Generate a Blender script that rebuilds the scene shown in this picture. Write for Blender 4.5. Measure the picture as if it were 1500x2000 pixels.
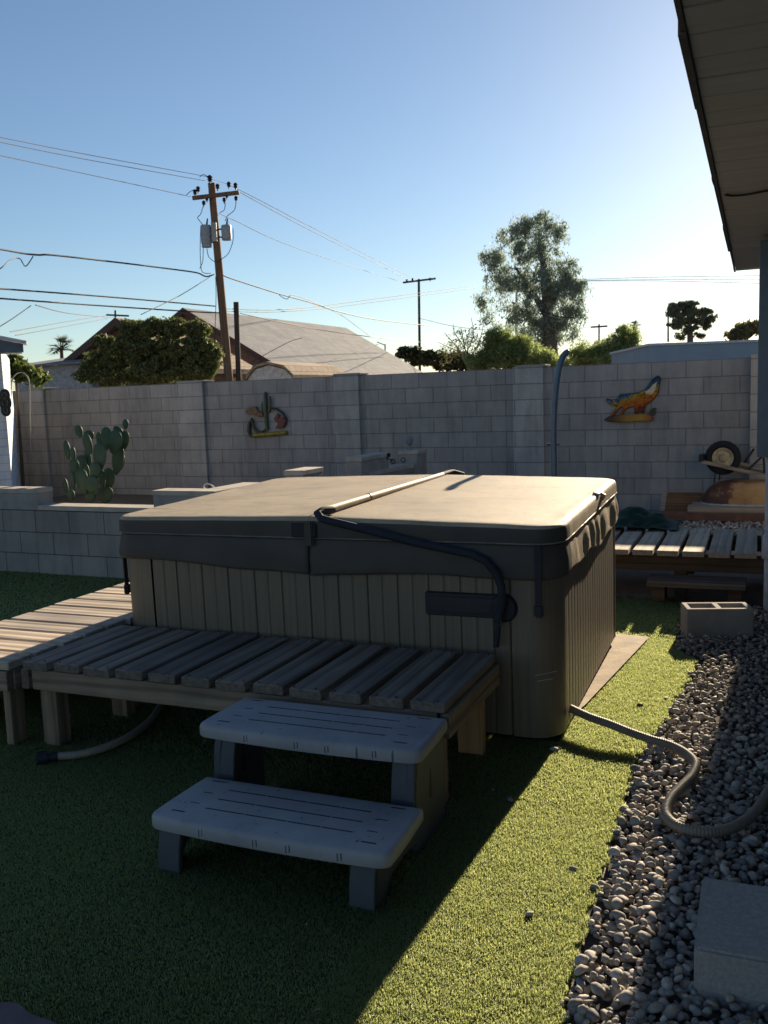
import bpy, bmesh, math, random
import numpy as np
from mathutils import Matrix, Vector, noise

for o in list(bpy.data.objects):
    bpy.data.objects.remove(o)
SC = bpy.context.scene
COL = SC.collection
rad = math.radians

# ------------------------------------------------------------------ camera
HC, FPX, PITCH, ROLL = 1.55, 1800.0, 0.1254, -0.0349
cam = bpy.data.cameras.new("camera")
cam.sensor_width = 36.0
cam.lens = 36.0 * FPX / 2000.0
cam.clip_start, cam.clip_end = 0.05, 3000.0
camo = bpy.data.objects.new("camera", cam)
COL.objects.link(camo)
cr, sr, cp, sp_ = math.cos(ROLL), math.sin(ROLL), math.cos(PITCH), math.sin(PITCH)
right = Vector((cr, sr * sp_, sr * cp))
up = Vector((-sr, cr * sp_, cr * cp))
fwd = Vector((0, cp, -sp_))
M = Matrix.Identity(4)
for i in range(3):
    M[i][0], M[i][1], M[i][2] = right[i], up[i], -fwd[i]
M[2][3] = HC
camo.matrix_world = M
SC.camera = camo
cam.dof.use_dof = True
cam.dof.focus_distance = 4.0
cam.dof.aperture_fstop = 9.0

# ------------------------------------------------------------------ sky, sun, exposure
SUN_AZ, SUN_EL = 25.6, 17.5
world = bpy.data.worlds.new("World")
SC.world = world
world.use_nodes = True
wn = world.node_tree
bgn = wn.nodes["Background"]
sky = wn.nodes.new("ShaderNodeTexSky")
sky.sky_type = 'NISHITA'
sky.sun_disc = False
sky.sun_elevation = rad(SUN_EL)
sky.sun_rotation = rad(SUN_AZ)
sky.altitude = 300
sky.air_density = 1.0
sky.dust_density = 0.24
sky.ozone_density = 2.8
wn.links.new(sky.outputs[0], bgn.inputs[0])
bgn.inputs[1].default_value = 0.05
sun = bpy.data.lights.new("sun", 'SUN')
sun.energy = 5.0
sun.angle = rad(0.5)
sun.color = (1.0, 0.83, 0.60)
suno = bpy.data.objects.new("sun", sun)
COL.objects.link(suno)
sd = Vector((math.sin(rad(SUN_AZ)) * math.cos(rad(SUN_EL)), math.cos(rad(SUN_AZ)) * math.cos(rad(SUN_EL)), math.sin(rad(SUN_EL))))
suno.rotation_euler = sd.to_track_quat('Z', 'Y').to_euler()
suno.location = (5, 10, 8)
SC.view_settings.view_transform = 'Standard'
SC.view_settings.look = 'None'
SC.view_settings.exposure = 1.2
SC.view_settings.gamma = 1.0
SC.cycles.max_bounces = 8
SC.cycles.transparent_max_bounces = 8

# ------------------------------------------------------------------ frames and pixel helpers (photo pixels, 1500 x 2000)
def ray(x, y):
    xr, yr = (x - 750) / FPX, -(y - 1000) / FPX
    return Vector((right * xr + up * yr + fwd))
CAM = Vector((0, 0, HC))
def at_z(x, y, z):
    d = ray(x, y); return CAM + d * ((z - HC) / d.z)
def at_y(x, y, Y):
    d = ray(x, y); return CAM + d * (Y / d.y)
def at_plane(x, y, p0, n):
    d = ray(x, y); n = Vector(n); return CAM + d * (n.dot(Vector(p0) - CAM) / n.dot(d))
YT = rad(22.2)                                   # the tub and the yard are turned by this much
KT = Vector((0.735, 3.87, 0))
EU = Vector((math.cos(YT), -math.sin(YT), 0)); SV = Vector((math.sin(YT), math.cos(YT), 0))
def T(u, v, z=0.0): return KT + EU * u + SV * v + Vector((0, 0, z))
def uv(P):
    d = Vector(P) - KT; return Vector((d.dot(EU), d.dot(SV), P[2]))
def vplane(x, y, v): return uv(at_plane(x, y, T(0, v), SV))
def uplane(x, y, u): return uv(at_plane(x, y, T(u, 0), EU))
def zplane(x, y, z): return uv(at_z(x, y, z))
YW = rad(24.35)
PW = Vector((2.4074, 11.8088, 0))
WX = Vector((math.cos(YW), -math.sin(YW), 0)); WY = Vector((math.sin(YW), math.cos(YW), 0))
WTOP = 1.845
def wl(P):
    d = Vector(P) - PW; return Vector((d.dot(WX), d.dot(WY), P[2]))
def wpt(x, y, off=0.0): return wl(at_plane(x, y, PW + WY * off, WY))

# ------------------------------------------------------------------ object helpers
def tag(o, label=None, cat=None, group=None, kind=None):
    if label: o['label'] = label
    if cat: o['category'] = cat
    if group: o['group'] = group
    if kind: o['kind'] = kind
    return o
def thing(name, label, cat, loc=(0, 0, 0), rz=0.0, group=None):
    o = bpy.data.objects.new(name, None); COL.objects.link(o)
    o.empty_display_size = 0.1
    o.location = loc; o.rotation_euler = (0, 0, rz)
    return tag(o, label, cat, group)
class MB:
    def __init__(s): s.v = []; s.f = []
    def add(s, vs, fs):
        n = len(s.v); s.v += [tuple(p) for p in vs]; s.f += [tuple(i + n for i in q) for q in fs]; return s
    def box(s, x0, x1, y0, y1, z0, z1, m=None):
        vs = [Vector((x, y, z)) for z in (z0, z1) for y in (y0, y1) for x in (x0, x1)]
        if m: vs = [m @ p for p in vs]
        return s.add(vs, [(0, 2, 3, 1), (4, 5, 7, 6), (0, 1, 5, 4), (2, 6, 7, 3), (0, 4, 6, 2), (1, 3, 7, 5)])
    def prism(s, poly, ext, axis='y', base=0.0):
        """poly: list of (a,b); extruded by ext along axis from base"""
        n = len(poly)
        def P(a, b, c):
            return {'y': (a, c, b), 'z': (a, b, c), 'x': (c, a, b)}[axis]
        vs = [P(a, b, base) for a, b in poly] + [P(a, b, base + ext) for a, b in poly]
        fs = [tuple(range(n)), tuple(range(2 * n - 1, n - 1, -1))] + [(i, i + n, (i + 1) % n + n, (i + 1) % n) for i in range(n)]
        return s.add(vs, fs)
    def tube(s, pts, r, seg=10, cap=True):
        pts = [Vector(p) for p in pts]; n = len(pts)
        rs = r if isinstance(r, (list, tuple)) else [r] * n
        rings = []; prev = None
        for i, p in enumerate(pts):
            t = (pts[min(i + 1, n - 1)] - pts[max(i - 1, 0)]).normalized()
            if prev is None:
                a = Vector((0, 0, 1)) if abs(t.z) < 0.9 else Vector((1, 0, 0))
                prev = t.cross(a).normalized()
            prev = (prev - t * prev.dot(t)).normalized(); b = t.cross(prev)
            rings.append([p + (prev * math.cos(2 * math.pi * k / seg) + b * math.sin(2 * math.pi * k / seg)) * rs[i] for k in range(seg)])
        vs = [q for R in rings for q in R]; fs = []
        for i in range(n - 1):
            for k in range(seg):
                k2 = (k + 1) % seg
                fs.append((i * seg + k, i * seg + k2, (i + 1) * seg + k2, (i + 1) * seg + k))
        if cap: fs += [tuple(range(seg - 1, -1, -1)), tuple(range((n - 1) * seg, n * seg))]
        return s.add(vs, fs)
    def lathe(s, prof, seg=24, m=None):
        vs = []; fs = []; n = len(prof)
        for k in range(seg):
            a = 2 * math.pi * k / seg
            for r, z in prof: vs.append(Vector((r * math.cos(a), r * math.sin(a), z)))
        for k in range(seg):
            k2 = (k + 1) % seg
            for i in range(n - 1): fs.append((k * n + i, k2 * n + i, k2 * n + i + 1, k * n + i + 1))
        if m: vs = [m @ p for p in vs]
        return s.add(vs, fs)
    def ellip(s, c, rx, ry, rz, m=None, seg=16, rings=10):
        vs = []; fs = []
        for i in range(rings + 1):
            th = math.pi * i / rings
            for k in range(seg):
                a = 2 * math.pi * k / seg
                p = Vector((rx * math.sin(th) * math.cos(a), ry * math.sin(th) * math.sin(a), rz * math.cos(th)))
                if m: p = m @ p
                vs.append(p + Vector(c))
        for i in range(rings):
            for k in range(seg):
                k2 = (k + 1) % seg
                fs.append((i * seg + k, (i + 1) * seg + k, (i + 1) * seg + k2, i * seg + k2))
        return s.add(vs, fs)
    def loft(s, rings, closed=True, cap0=False, cap1=False):
        n = len(rings[0]); vs = [p for R in rings for p in R]; fs = []
        for i in range(len(rings) - 1):
            for k in range(n if closed else n - 1):
                k2 = (k + 1) % n
                fs.append((i * n + k, i * n + k2, (i + 1) * n + k2, (i + 1) * n + k))
        if cap0: fs.append(tuple(range(n - 1, -1, -1)))
        if cap1: fs.append(tuple(range((len(rings) - 1) * n, len(rings) * n)))
        return s.add(vs, fs)
    def build(s, name, mat, parent=None, bevel=0.0, smooth=None, seg=1, label=None):
        me = bpy.data.meshes.new(name)
        me.from_pydata(s.v, [], s.f)
        if bevel:
            bm = bmesh.new(); bm.from_mesh(me)
            ed = [e for e in bm.edges if len(e.link_faces) == 2 and e.calc_face_angle(0) > 0.6]
            bmesh.ops.bevel(bm, geom=ed, offset=bevel, segments=seg, affect='EDGES', clamp_overlap=True)
            bm.to_mesh(me); bm.free()
        else:
            bm = bmesh.new(); bm.from_mesh(me)
            bmesh.ops.recalc_face_normals(bm, faces=bm.faces); bm.to_mesh(me); bm.free()
        for m in (mat if isinstance(mat, (list, tuple)) else [mat]): me.materials.append(m)
        if smooth is not None:
            me.polygons.foreach_set('use_smooth', [True] * len(me.polygons))
            me.set_sharp_from_angle(angle=rad(smooth))
        o = bpy.data.objects.new(name, me); COL.objects.link(o)
        if parent is not None: o.parent = parent
        if label: o['label'] = label
        return o
def np_mesh(name, V, F, mat, parent=None, smooth=False):
    V = np.asarray(V, np.float32); F = np.asarray(F, np.int32)
    me = bpy.data.meshes.new(name)
    me.vertices.add(len(V)); me.vertices.foreach_set('co', V.ravel())
    k = F.shape[1]
    me.loops.add(F.size); me.loops.foreach_set('vertex_index', F.ravel())
    me.polygons.add(len(F)); me.polygons.foreach_set('loop_start', np.arange(0, F.size, k, dtype=np.int32))
    me.polygons.foreach_set('loop_total', np.full(len(F), k, np.int32))
    if smooth: me.polygons.foreach_set('use_smooth', np.ones(len(F), bool))
    me.update(calc_edges=True)
    me.materials.append(mat)
    o = bpy.data.objects.new(name, me); COL.objects.link(o)
    if parent is not None: o.parent = parent
    return o

# ------------------------------------------------------------------ materials
class NT:
    def __init__(s, name):
        s.m = bpy.data.materials.new(name); s.m.use_nodes = True
        s.t = s.m.node_tree; s.b = s.t.nodes["Principled BSDF"]; s.out = s.t.nodes["Material Output"]
        s.b.inputs['Roughness'].default_value = 0.8
        s.b.inputs['Specular IOR Level'].default_value = 0.3
    def n(s, typ, **kw):
        nd = s.t.nodes.new(typ)
        for k, val in kw.items():
            if k.startswith('i_'):
                key = k[2:]; key = int(key) if key.isdigit() else key.replace('_', ' ')
                nd.inputs[key].default_value = val
            else: setattr(nd, k, val)
        return nd
    def l(s, a, b): s.t.links.new(a, b)
    def obj(s, scale=(1, 1, 1), rnd=0.0, gen=False):
        tc = s.n('ShaderNodeTexCoord'); src = tc.outputs['Object']
        if rnd:
            g = s.n('ShaderNodeNewGeometry')
            cx = s.n('ShaderNodeCombineXYZ')
            m1 = s.n('ShaderNodeMath', operation='MULTIPLY'); m1.inputs[1].default_value = rnd
            s.l(g.outputs['Random Per Island'], m1.inputs[0])
            for k in range(3): s.l(m1.outputs[0], cx.inputs[k])
            va = s.n('ShaderNodeVectorMath', operation='ADD'); s.l(src, va.inputs[0]); s.l(cx.outputs[0], va.inputs[1]); src = va.outputs[0]
        mp = s.n('ShaderNodeMapping'); mp.inputs['Scale'].default_value = scale
        s.l(src, mp.inputs[0]); return mp.outputs[0]
    def noise(s, vec, scale, detail=4, rough=0.55, dist=0.0):
        nd = s.n('ShaderNodeTexNoise'); nd.inputs['Scale'].default_value = scale; nd.inputs['Detail'].default_value = detail
        nd.inputs['Roughness'].default_value = rough; nd.inputs['Distortion'].default_value = dist
        s.l(vec, nd.inputs['Vector']); return nd.outputs['Fac']
    def ramp(s, fac, stops):
        r = s.n('ShaderNodeValToRGB'); e = r.color_ramp.elements
        while len(e) < len(stops): e.new(0.5)
        for i, (p, c) in enumerate(stops): e[i].position = p; e[i].color = (*c, 1) if len(c) == 3 else c
        s.l(fac, r.inputs[0]); return r.outputs[0]
    def mix(s, fac, a, b, mode='MIX'):
        m = s.n('ShaderNodeMix', data_type='RGBA', blend_type=mode)
        for sock, val in ((m.inputs[0], fac), (m.inputs[6], a), (m.inputs[7], b)):
            if hasattr(val, 'links') or hasattr(val, 'is_linked'): s.l(val, sock)
            elif isinstance(val, (int, float)): sock.default_value = val
            else: sock.default_value = (*val, 1)
        return m.outputs[2]
    def bump(s, h, strength=0.3, dist=0.01):
        b = s.n('ShaderNodeBump'); b.inputs['Strength'].default_value = strength; b.inputs['Distance'].default_value = dist
        s.l(h, b.inputs['Height']); s.l(b.outputs[0], s.b.inputs['Normal']); return b
    def col(s, c):
        if isinstance(c, tuple): s.b.inputs['Base Color'].default_value = (*c, 1)
        else: s.l(c, s.b.inputs['Base Color'])
def simple(name, c, rough=0.6, metal=0.0, var=0.25, scale=12.0, bump=0.1, spec=0.3):
    k = NT(name); v = k.obj(); f = k.noise(v, scale, 5)
    lo = tuple(x * (1 - var) for x in c); hi = tuple(min(1, x * (1 + var)) for x in c)
    k.col(k.ramp(f, [(0.3, lo), (0.7, hi)]))
    k.b.inputs['Roughness'].default_value = rough; k.b.inputs['Metallic'].default_value = metal
    k.b.inputs['Specular IOR Level'].default_value = spec
    if bump: k.bump(k.noise(v, scale * 6, 3), bump, 0.004)
    return k.m
def wood(name, axis, c0, c1, dark=0.35):
    k = NT(name)
    lo, hi = 1.0, 19.0
    sc = [hi, hi, hi]; sc['xyz'.index(axis)] = lo
    v = k.obj(tuple(sc), rnd=13.7)
    f1 = k.noise(v, 1.3, 6, 0.6, 0.8)
    sc2 = [6.0, 6.0, 6.0]; sc2['xyz'.index(axis)] = 0.7
    v2 = k.obj(tuple(sc2), rnd=7.3)
    w = k.n('ShaderNodeTexWave', wave_type='RINGS'); w.rings_direction = axis.upper()
    w.inputs['Scale'].default_value = 1.1; w.inputs['Distortion'].default_value = 3.5; w.inputs['Detail'].default_value = 3; w.inputs['Detail Scale'].default_value = 0.8
    k.l(v2, w.inputs['Vector'])
    g = k.n('ShaderNodeNewGeometry')
    base = k.mix(k.ramp(f1, [(0.3, (0, 0, 0)), (0.72, (1, 1, 1))]), c0, c1)
    isl = k.ramp(g.outputs['Random Per Island'], [(0.0, (0.75, 0.75, 0.77)), (0.5, (1, 0.98, 0.95)), (1.0, (1.18, 1.12, 1.05))])
    base = k.mix(1.0, base, isl, 'MULTIPLY')
    grain = k.ramp(w.outputs['Fac'], [(0.0, (1 - dark,) * 3), (0.35, (1, 1, 1)), (1, (1, 1, 1))])
    base = k.mix(1.0, base, grain, 'MULTIPLY')
    st = k.ramp(k.noise(k.obj(), 3.0, 3), [(0.35, (0.78, 0.78, 0.8)), (0.6, (1, 1, 1))])
    base = k.mix(1.0, base, st, 'MULTIPLY')
    tcn = k.n('ShaderNodeTexCoord'); sn = k.n('ShaderNodeSeparateXYZ'); k.l(tcn.outputs['Normal'], sn.inputs[0])
    ab = k.n('ShaderNodeMath', operation='ABSOLUTE'); k.l(sn.outputs['xyz'.index(axis)], ab.inputs[0])
    gt = k.n('ShaderNodeMath', operation='GREATER_THAN'); k.l(ab.outputs[0], gt.inputs[0]); gt.inputs[1].default_value = 0.8
    endc = k.ramp(k.noise(k.obj(rnd=5.0), 45.0, 4, 0.7), [(0.3, tuple(x * 0.55 for x in c0)), (0.7, tuple(x * 0.7 for x in c1))])
    k.col(k.mix(gt.outputs[0], base, endc))
    k.b.inputs['Roughness'].default_value = 0.85
    ad = k.n('ShaderNodeMath', operation='ADD'); k.l(f1, ad.inputs[0]); k.l(w.outputs['Fac'], ad.inputs[1])
    k.bump(ad.outputs[0], 0.55, 0.004)
    return k.m
def blocks(name, c0, c1, mortar, w=0.4064, h=0.2032, ms=0.0075, shift=(0, 0, 0), bump=0.5, zoff=0.0, stain=0.25):
    k = NT(name)
    tc = k.n('ShaderNodeTexCoord'); sx = k.n('ShaderNodeSeparateXYZ'); k.l(tc.outputs['Object'], sx.inputs[0])
    a = k.n('ShaderNodeMath', operation='ADD'); k.l(sx.outputs[0], a.inputs[0]); k.l(sx.outputs[1], a.inputs[1])
    a2 = k.n('ShaderNodeMath', operation='ADD'); k.l(a.outputs[0], a2.inputs[0]); a2.inputs[1].default_value = shift[0]
    z2 = k.n('ShaderNodeMath', operation='ADD'); k.l(sx.outputs[2], z2.inputs[0]); z2.inputs[1].default_value = zoff
    cb = k.n('ShaderNodeCombineXYZ'); k.l(a2.outputs[0], cb.inputs[0]); k.l(z2.outputs[0], cb.inputs[1])
    dn = k.n('ShaderNodeTexNoise'); dn.inputs['Scale'].default_value = 3.0; k.l(tc.outputs['Object'], dn.inputs['Vector'])
    dv = k.n('ShaderNodeVectorMath', operation='SCALE'); k.l(dn.outputs['Color'], dv.inputs[0]); dv.inputs['Scale'].default_value = 0.006
    va = k.n('ShaderNodeVectorMath', operation='ADD'); k.l(cb.outputs[0], va.inputs[0]); k.l(dv.outputs[0], va.inputs[1])
    br = k.n('ShaderNodeTexBrick'); br.offset = 0.5
    br.inputs['Scale'].default_value = 1.0; br.inputs['Brick Width'].default_value = w; br.inputs['Row Height'].default_value = h
    br.inputs['Mortar Size'].default_value = ms; br.inputs['Mortar Smooth'].default_value = 0.3; br.inputs['Bias'].default_value = 0.0
    br.inputs['Color1'].default_value = (*c0, 1); br.inputs['Color2'].default_value = (*c1, 1); br.inputs['Mortar'].default_value = (*mortar, 1)
    k.l(va.outputs[0], br.inputs['Vector'])
    fn = k.noise(tc.outputs['Object'], 120.0, 2)
    ln = k.noise(tc.outputs['Object'], 1.4, 5, 0.65)
    c = k.mix(1.0, br.outputs['Color'], k.ramp(fn, [(0.3, (0.86,) * 3), (0.7, (1.1,) * 3)]), 'MULTIPLY')
    c = k.mix(1.0, c, k.ramp(ln, [(0.32, (1 - stain,) * 3), (0.62, (1.05, 1.03, 1.0))]), 'MULTIPLY')
    wt = k.noise(k.obj((5, 5, 0.7)), 1.6, 5, 0.7)
    c = k.mix(1.0, c, k.ramp(wt, [(0.34, (0.8, 0.8, 0.81)), (0.55, (1, 1, 1))]), 'MULTIPLY')
    k.col(c); k.b.inputs['Roughness'].default_value = 0.92
    inv = k.n('ShaderNodeMath', operation='MULTIPLY_ADD'); k.l(br.outputs['Fac'], inv.inputs[0]); inv.inputs[1].default_value = -1.0
    k.l(fn, inv.inputs[2]) if False else None
    fs = k.n('ShaderNodeMath', operation='MULTIPLY'); k.l(fn, fs.inputs[0]); fs.inputs[1].default_value = 0.35
    k.l(fs.outputs[0], inv.inputs[2])
    k.bump(inv.outputs[0], bump, 0.008)
    return k.m
def leafmat(name, c_lo, c_mid, c_hi, trans=0.35, tint=(1.35, 1.3, 0.8)):
    k = NT(name); g = k.n('ShaderNodeNewGeometry')
    c = k.ramp(g.outputs['Random Per Island'], [(0.0, c_lo), (0.5, c_mid), (1.0, c_hi)])
    k.col(c); k.b.inputs['Roughness'].default_value = 0.6
    tr = k.n('ShaderNodeBsdfTranslucent')
    br = k.mix(1.0, c, tint, 'MULTIPLY'); k.l(br, tr.inputs[0])
    ms = k.n('ShaderNodeMixShader'); ms.inputs[0].default_value = trans
    k.l(k.b.outputs[0], ms.inputs[1]); k.l(tr.outputs[0], ms.inputs[2]); k.l(ms.outputs[0], k.out.inputs[0])
    return k.m

CMU = blocks("concrete_block", (0.363, 0.334, 0.311), (0.405, 0.376, 0.350), (0.230, 0.214, 0.201))
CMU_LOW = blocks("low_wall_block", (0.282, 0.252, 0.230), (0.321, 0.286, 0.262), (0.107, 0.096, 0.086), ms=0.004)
CMU_PIER = blocks("pilaster_block", (0.399, 0.369, 0.342), (0.448, 0.417, 0.387), (0.242, 0.227, 0.213), w=0.43, h=0.2032)
CMU_PIER.node_tree.nodes["Brick Texture"].offset = 0.0
CONC = simple("rough_concrete", (0.302, 0.276, 0.253), 0.92, var=0.18, scale=7, bump=0.5)
CONC_L = simple("pale_concrete", (0.42, 0.37, 0.31), 0.9, var=0.2, scale=6, bump=0.35)
W_TOP = (0.152, 0.126, 0.106), (0.279, 0.234, 0.195)
WOOD_X = wood("weathered_wood_across", 'x', *W_TOP); WOOD_Y = wood("weathered_wood_along", 'y', *W_TOP)
WOOD_DX = wood("grey_deck_boards_across", 'x', (0.40, 0.335, 0.265), (0.60, 0.515, 0.415), 0.2)
RAIL_X = wood("brown_rail_across", 'x', (0.17, 0.13, 0.093), (0.28, 0.225, 0.168)); RAIL_Y = wood("brown_rail_along", 'y', (0.17, 0.13, 0.093), (0.28, 0.225, 0.168))
POST_Z = wood("brown_post", 'z', (0.17, 0.128, 0.09), (0.28, 0.22, 0.16)); NEWPOST_Z = wood("fresh_post", 'z', (0.30, 0.18, 0.09), (0.38, 0.24, 0.13), 0.15)
POLE_W = wood("utility_pole_wood", 'z', (0.15, 0.09, 0.055), (0.24, 0.15, 0.095)); POLE_D = wood("dark_pole_wood", 'z', (0.05, 0.04, 0.035), (0.09, 0.075, 0.065))
DARKMETAL = simple("black_metal", (0.018, 0.02, 0.028), 0.5, 0.0, bump=0.0)
BLACKRUB = simple("black_foam", (0.022, 0.025, 0.036), 0.75, bump=0.15)
WIRE = simple("cable", (0.03, 0.03, 0.032), 0.7, bump=0)
GALV = simple("galvanised_steel", (0.42, 0.44, 0.46), 0.45, 0.3, bump=0.05)
BLUEMET = simple("blue_painted_metal", (0.075, 0.12, 0.18), 0.35, 0.0, var=0.12, bump=0.02, spec=0.6)
# ------------------------------------------------------------------ the setting
def sheet(name, pts, z, mat, kind='structure', parent=None):
    b = MB(); n = len(pts); b.add([(p[0], p[1], z) for p in pts], [tuple(range(n))])
    o = b.build(name, mat, parent); tag(o, kind=kind); return o
kg = NT("desert_soil"); v = kg.obj()
kg.col(kg.ramp(kg.noise(v, 1.5, 8, 0.7), [(0.3, (0.16, 0.125, 0.095)), (0.7, (0.27, 0.215, 0.165))])); kg.bump(kg.noise(v, 40, 4), 0.6, 0.02)
tag(sheet("ground", [(-900, -60), (900, -60), (900, 1600), (-900, 1600)], -0.02, kg.m), kind='structure')
kl = NT("turf_backing"); v = kl.obj()
kl.col(kl.ramp(kl.noise(v, 60, 4), [(0.3, (0.02, 0.03, 0.012)), (0.7, (0.05, 0.06, 0.022))])); kl.b.inputs['Roughness'].default_value = 1.0
def turf_edge(v_):                       # right-hand edge of the turf in yard coordinates
    pts = [(-9, 0.36), (-1.8, 0.355), (-1.4, 0.345), (-1.0, 0.34), (0, 0.335), (0.4, 0.40), (0.8, 0.43), (1.1, 0.465), (1.44, 0.485), (1.55, 0.43), (1.7, 0.335), (2.6, 0.31), (9, 0.31)]
    for (a, x), (b_, y) in zip(pts, pts[1:]):
        if a <= v_ <= b_: return x + (y - x) * (v_ - a) / (b_ - a)
    return 0.34
def slab_edge(v_):                       # turf is cut back from the concrete pad on the tub's right side
    if v_ < 0.5 or v_ > 1.82: return None
    return min(0.16, 0.015 + (v_ - 0.5) * 0.115)
vv = [i * 0.1 for i in range(-60, 31)]
lawn_pts = [T(turf_edge(a), a) for a in vv] + [T(-1.0, 3.0), T(-1.0, 5.6), T(-9.0, 5.6), T(-9.0, -6)]
sheet("lawn", lawn_pts, 0.008, kl.m)
sheet("concrete_pad", [T(-2.2, 0.12), T(-0.06, 0.12), T(0.02, 0.5), T(0.175, 1.80), T(0.175, 1.86), T(-0.02, 1.88), T(-2.2, 1.88)], 0.024, simple('tan_concrete', (0.40, 0.32, 0.235), 0.9, var=0.3, scale=9, bump=0.5))
sheet("gravel_bed", [T(turf_edge(a) + 0.005, a) for a in vv] + [T(3, 3.0), T(3, -6)], 0.002, simple("gravel_gap_shade", (0.06, 0.05, 0.045), 0.95, scale=60, bump=0.4))  # near black floor paints in the shadows between the pebbles

# synthetic turf: one object of many small blades, shorter and wider with distance
rng = np.random.default_rng(3)
kb = NT("turf_blades"); g = kb.n('ShaderNodeNewGeometry'); v = kb.obj()
cg = kb.ramp(g.outputs['Random Per Island'], [(0.0, (0.003, 0.026, 0.028)), (0.5, (0.004, 0.034, 0.034)), (0.85, (0.007, 0.04, 0.036)), (1.0, (0.04, 0.06, 0.05))])
cg = kb.mix(1.0, cg, kb.ramp(kb.noise(v, 2.2, 4), [(0.3, (0.75, 0.82, 0.85)), (0.7, (1.2, 1.1, 1.0))]), 'MULTIPLY')
kb.col(cg); kb.b.inputs['Roughness'].default_value = 0.42; kb.b.inputs['Specular IOR Level'].default_value = 1.0; kb.b.inputs['Specular Tint'].default_value = (1, 0.98, 0.72, 1)
tr = kb.n('ShaderNodeBsdfTranslucent'); kb.l(kb.ramp(g.outputs['Random Per Island'], [(0.0, (0.50, 0.62, 0.20)), (0.5, (0.68, 0.78, 0.27)), (0.85, (0.82, 0.86, 0.33)), (1.0, (0.95, 0.93, 0.50))]), tr.inputs[0])
ms = kb.n('ShaderNodeMixShader'); ms.inputs[0].default_value = 0.5
kb.l(kb.b.outputs[0], ms.inputs[1]); kb.l(tr.outputs[0], ms.inputs[2]); kb.l(ms.outputs[0], kb.out.inputs[0])
def blades(u0, u1, v0, v1, dens, h, w, keep=None):
    n = int((u1 - u0) * (v1 - v0) * dens)
    u = rng.uniform(u0, u1, n); vq = rng.uniform(v0, v1, n)
    e = np.interp(vq, [-9, -1.8, -1.4, -1, 0, .4, .8, 1.1, 1.44, 1.55, 1.7, 2.6, 9], [.36, .355, .345, .34, .335, .40, .43, .465, .485, .43, .335, .31, .31])
    ok = u < e + 0.010 * np.sin(vq * 31) + 0.007 * np.sin(vq * 71 + 1) + 0.004 * np.sin(vq * 113)
    intub = (u > -2.28) & (u < -0.01) & (vq > 0.02) & (vq < 1.8)
    se = np.where((vq > 0.5) & (vq < 1.82), np.minimum(0.158, 0.012 + (vq - 0.5) * 0.115) + 0.012 * np.sin(vq * 31), -9)
    inpad = (u > -0.01) & (u < se)
    ok &= ~intub & ~inpad
    u, vq = u[ok], vq[ok]; n = len(u)
    bx = KT.x + EU.x * u + SV.x * vq; by = KT.y + EU.y * u + SV.y * vq
    patch = 0.7 + 0.2 * np.sin(u * 9 + 1.3 * np.sin(vq * 5)) * np.sin(vq * 11 + u * 3) + 0.25 * np.sin(u * 37 + 2 * np.sin(vq * 19)) * np.sin(vq * 43 + 3 * np.sin(u * 13))
    hh = h * rng.uniform(0.6, 1.25, n) * (0.75 + 0.35 * patch) * np.where((u > .22) & (vq < 1.5), 1.25, 1.0)
    a = rng.uniform(0, 2 * np.pi, n); lean = rng.uniform(0.15, 0.95, n)
    dx, dy = np.cos(a), np.sin(a)
    b2 = a + rng.normal(np.pi / 2, 0.5, n); sx, sy = np.cos(b2) * w / 2, np.sin(b2) * w / 2
    z0 = np.full(n, 0.006)
    p0 = np.stack([bx - sx, by - sy, z0], 1); p1 = np.stack([bx + sx, by + sy, z0], 1)
    mx = bx + dx * hh * lean * 0.4; my = by + dy * hh * lean * 0.4; mz = z0 + hh * 0.65
    p2 = np.stack([mx + sx * .8, my + sy * .8, mz], 1); p3 = np.stack([mx - sx * .8, my - sy * .8, mz], 1)
    tx = bx + dx * hh * lean; ty = by + dy * hh * lean
    tz = z0 + hh * (1.02 - 0.25 * lean)
    p4 = np.stack([tx, ty, tz], 1)
    return np.concatenate([p0, p1, p2, p3, p4]).reshape(5, n, 3).transpose(1, 0, 2).reshape(-1, 3), n
VV = []; NN = 0
for args in ((-0.25, 0.5, -2.3, -0.6, 130000, 0.0115, 0.0019), (-2.6, -0.25, -2.3, -0.6, 62000, 0.0115, 0.0025), (-0.4, 0.5, -0.6, 1.9, 75000, 0.013, 0.0025),
             (-2.8, -0.4, -0.6, 0.05, 24000, 0.016, 0.004), (-0.4, 0.45, 1.9, 3.0, 26000, 0.018, 0.005), (-5.2, -2.25, -1.2, 1.0, 20000, 0.017, 0.005), (-7.5, -1.2, 1.0, 4.6, 9000, 0.018, 0.008)):
    q, n = blades(*args); VV.append(q); NN += n
VV = np.concatenate(VV)
i5 = np.arange(NN, dtype=np.int32)[:, None] * 5
tri = np.concatenate([i5 + np.array([0, 1, 2]), i5 + np.array([0, 2, 3]), i5 + np.array([3, 2, 4])], 0)
o = np_mesh("grass", VV, tri, kb.m); tag(o, kind='stuff')

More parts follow.
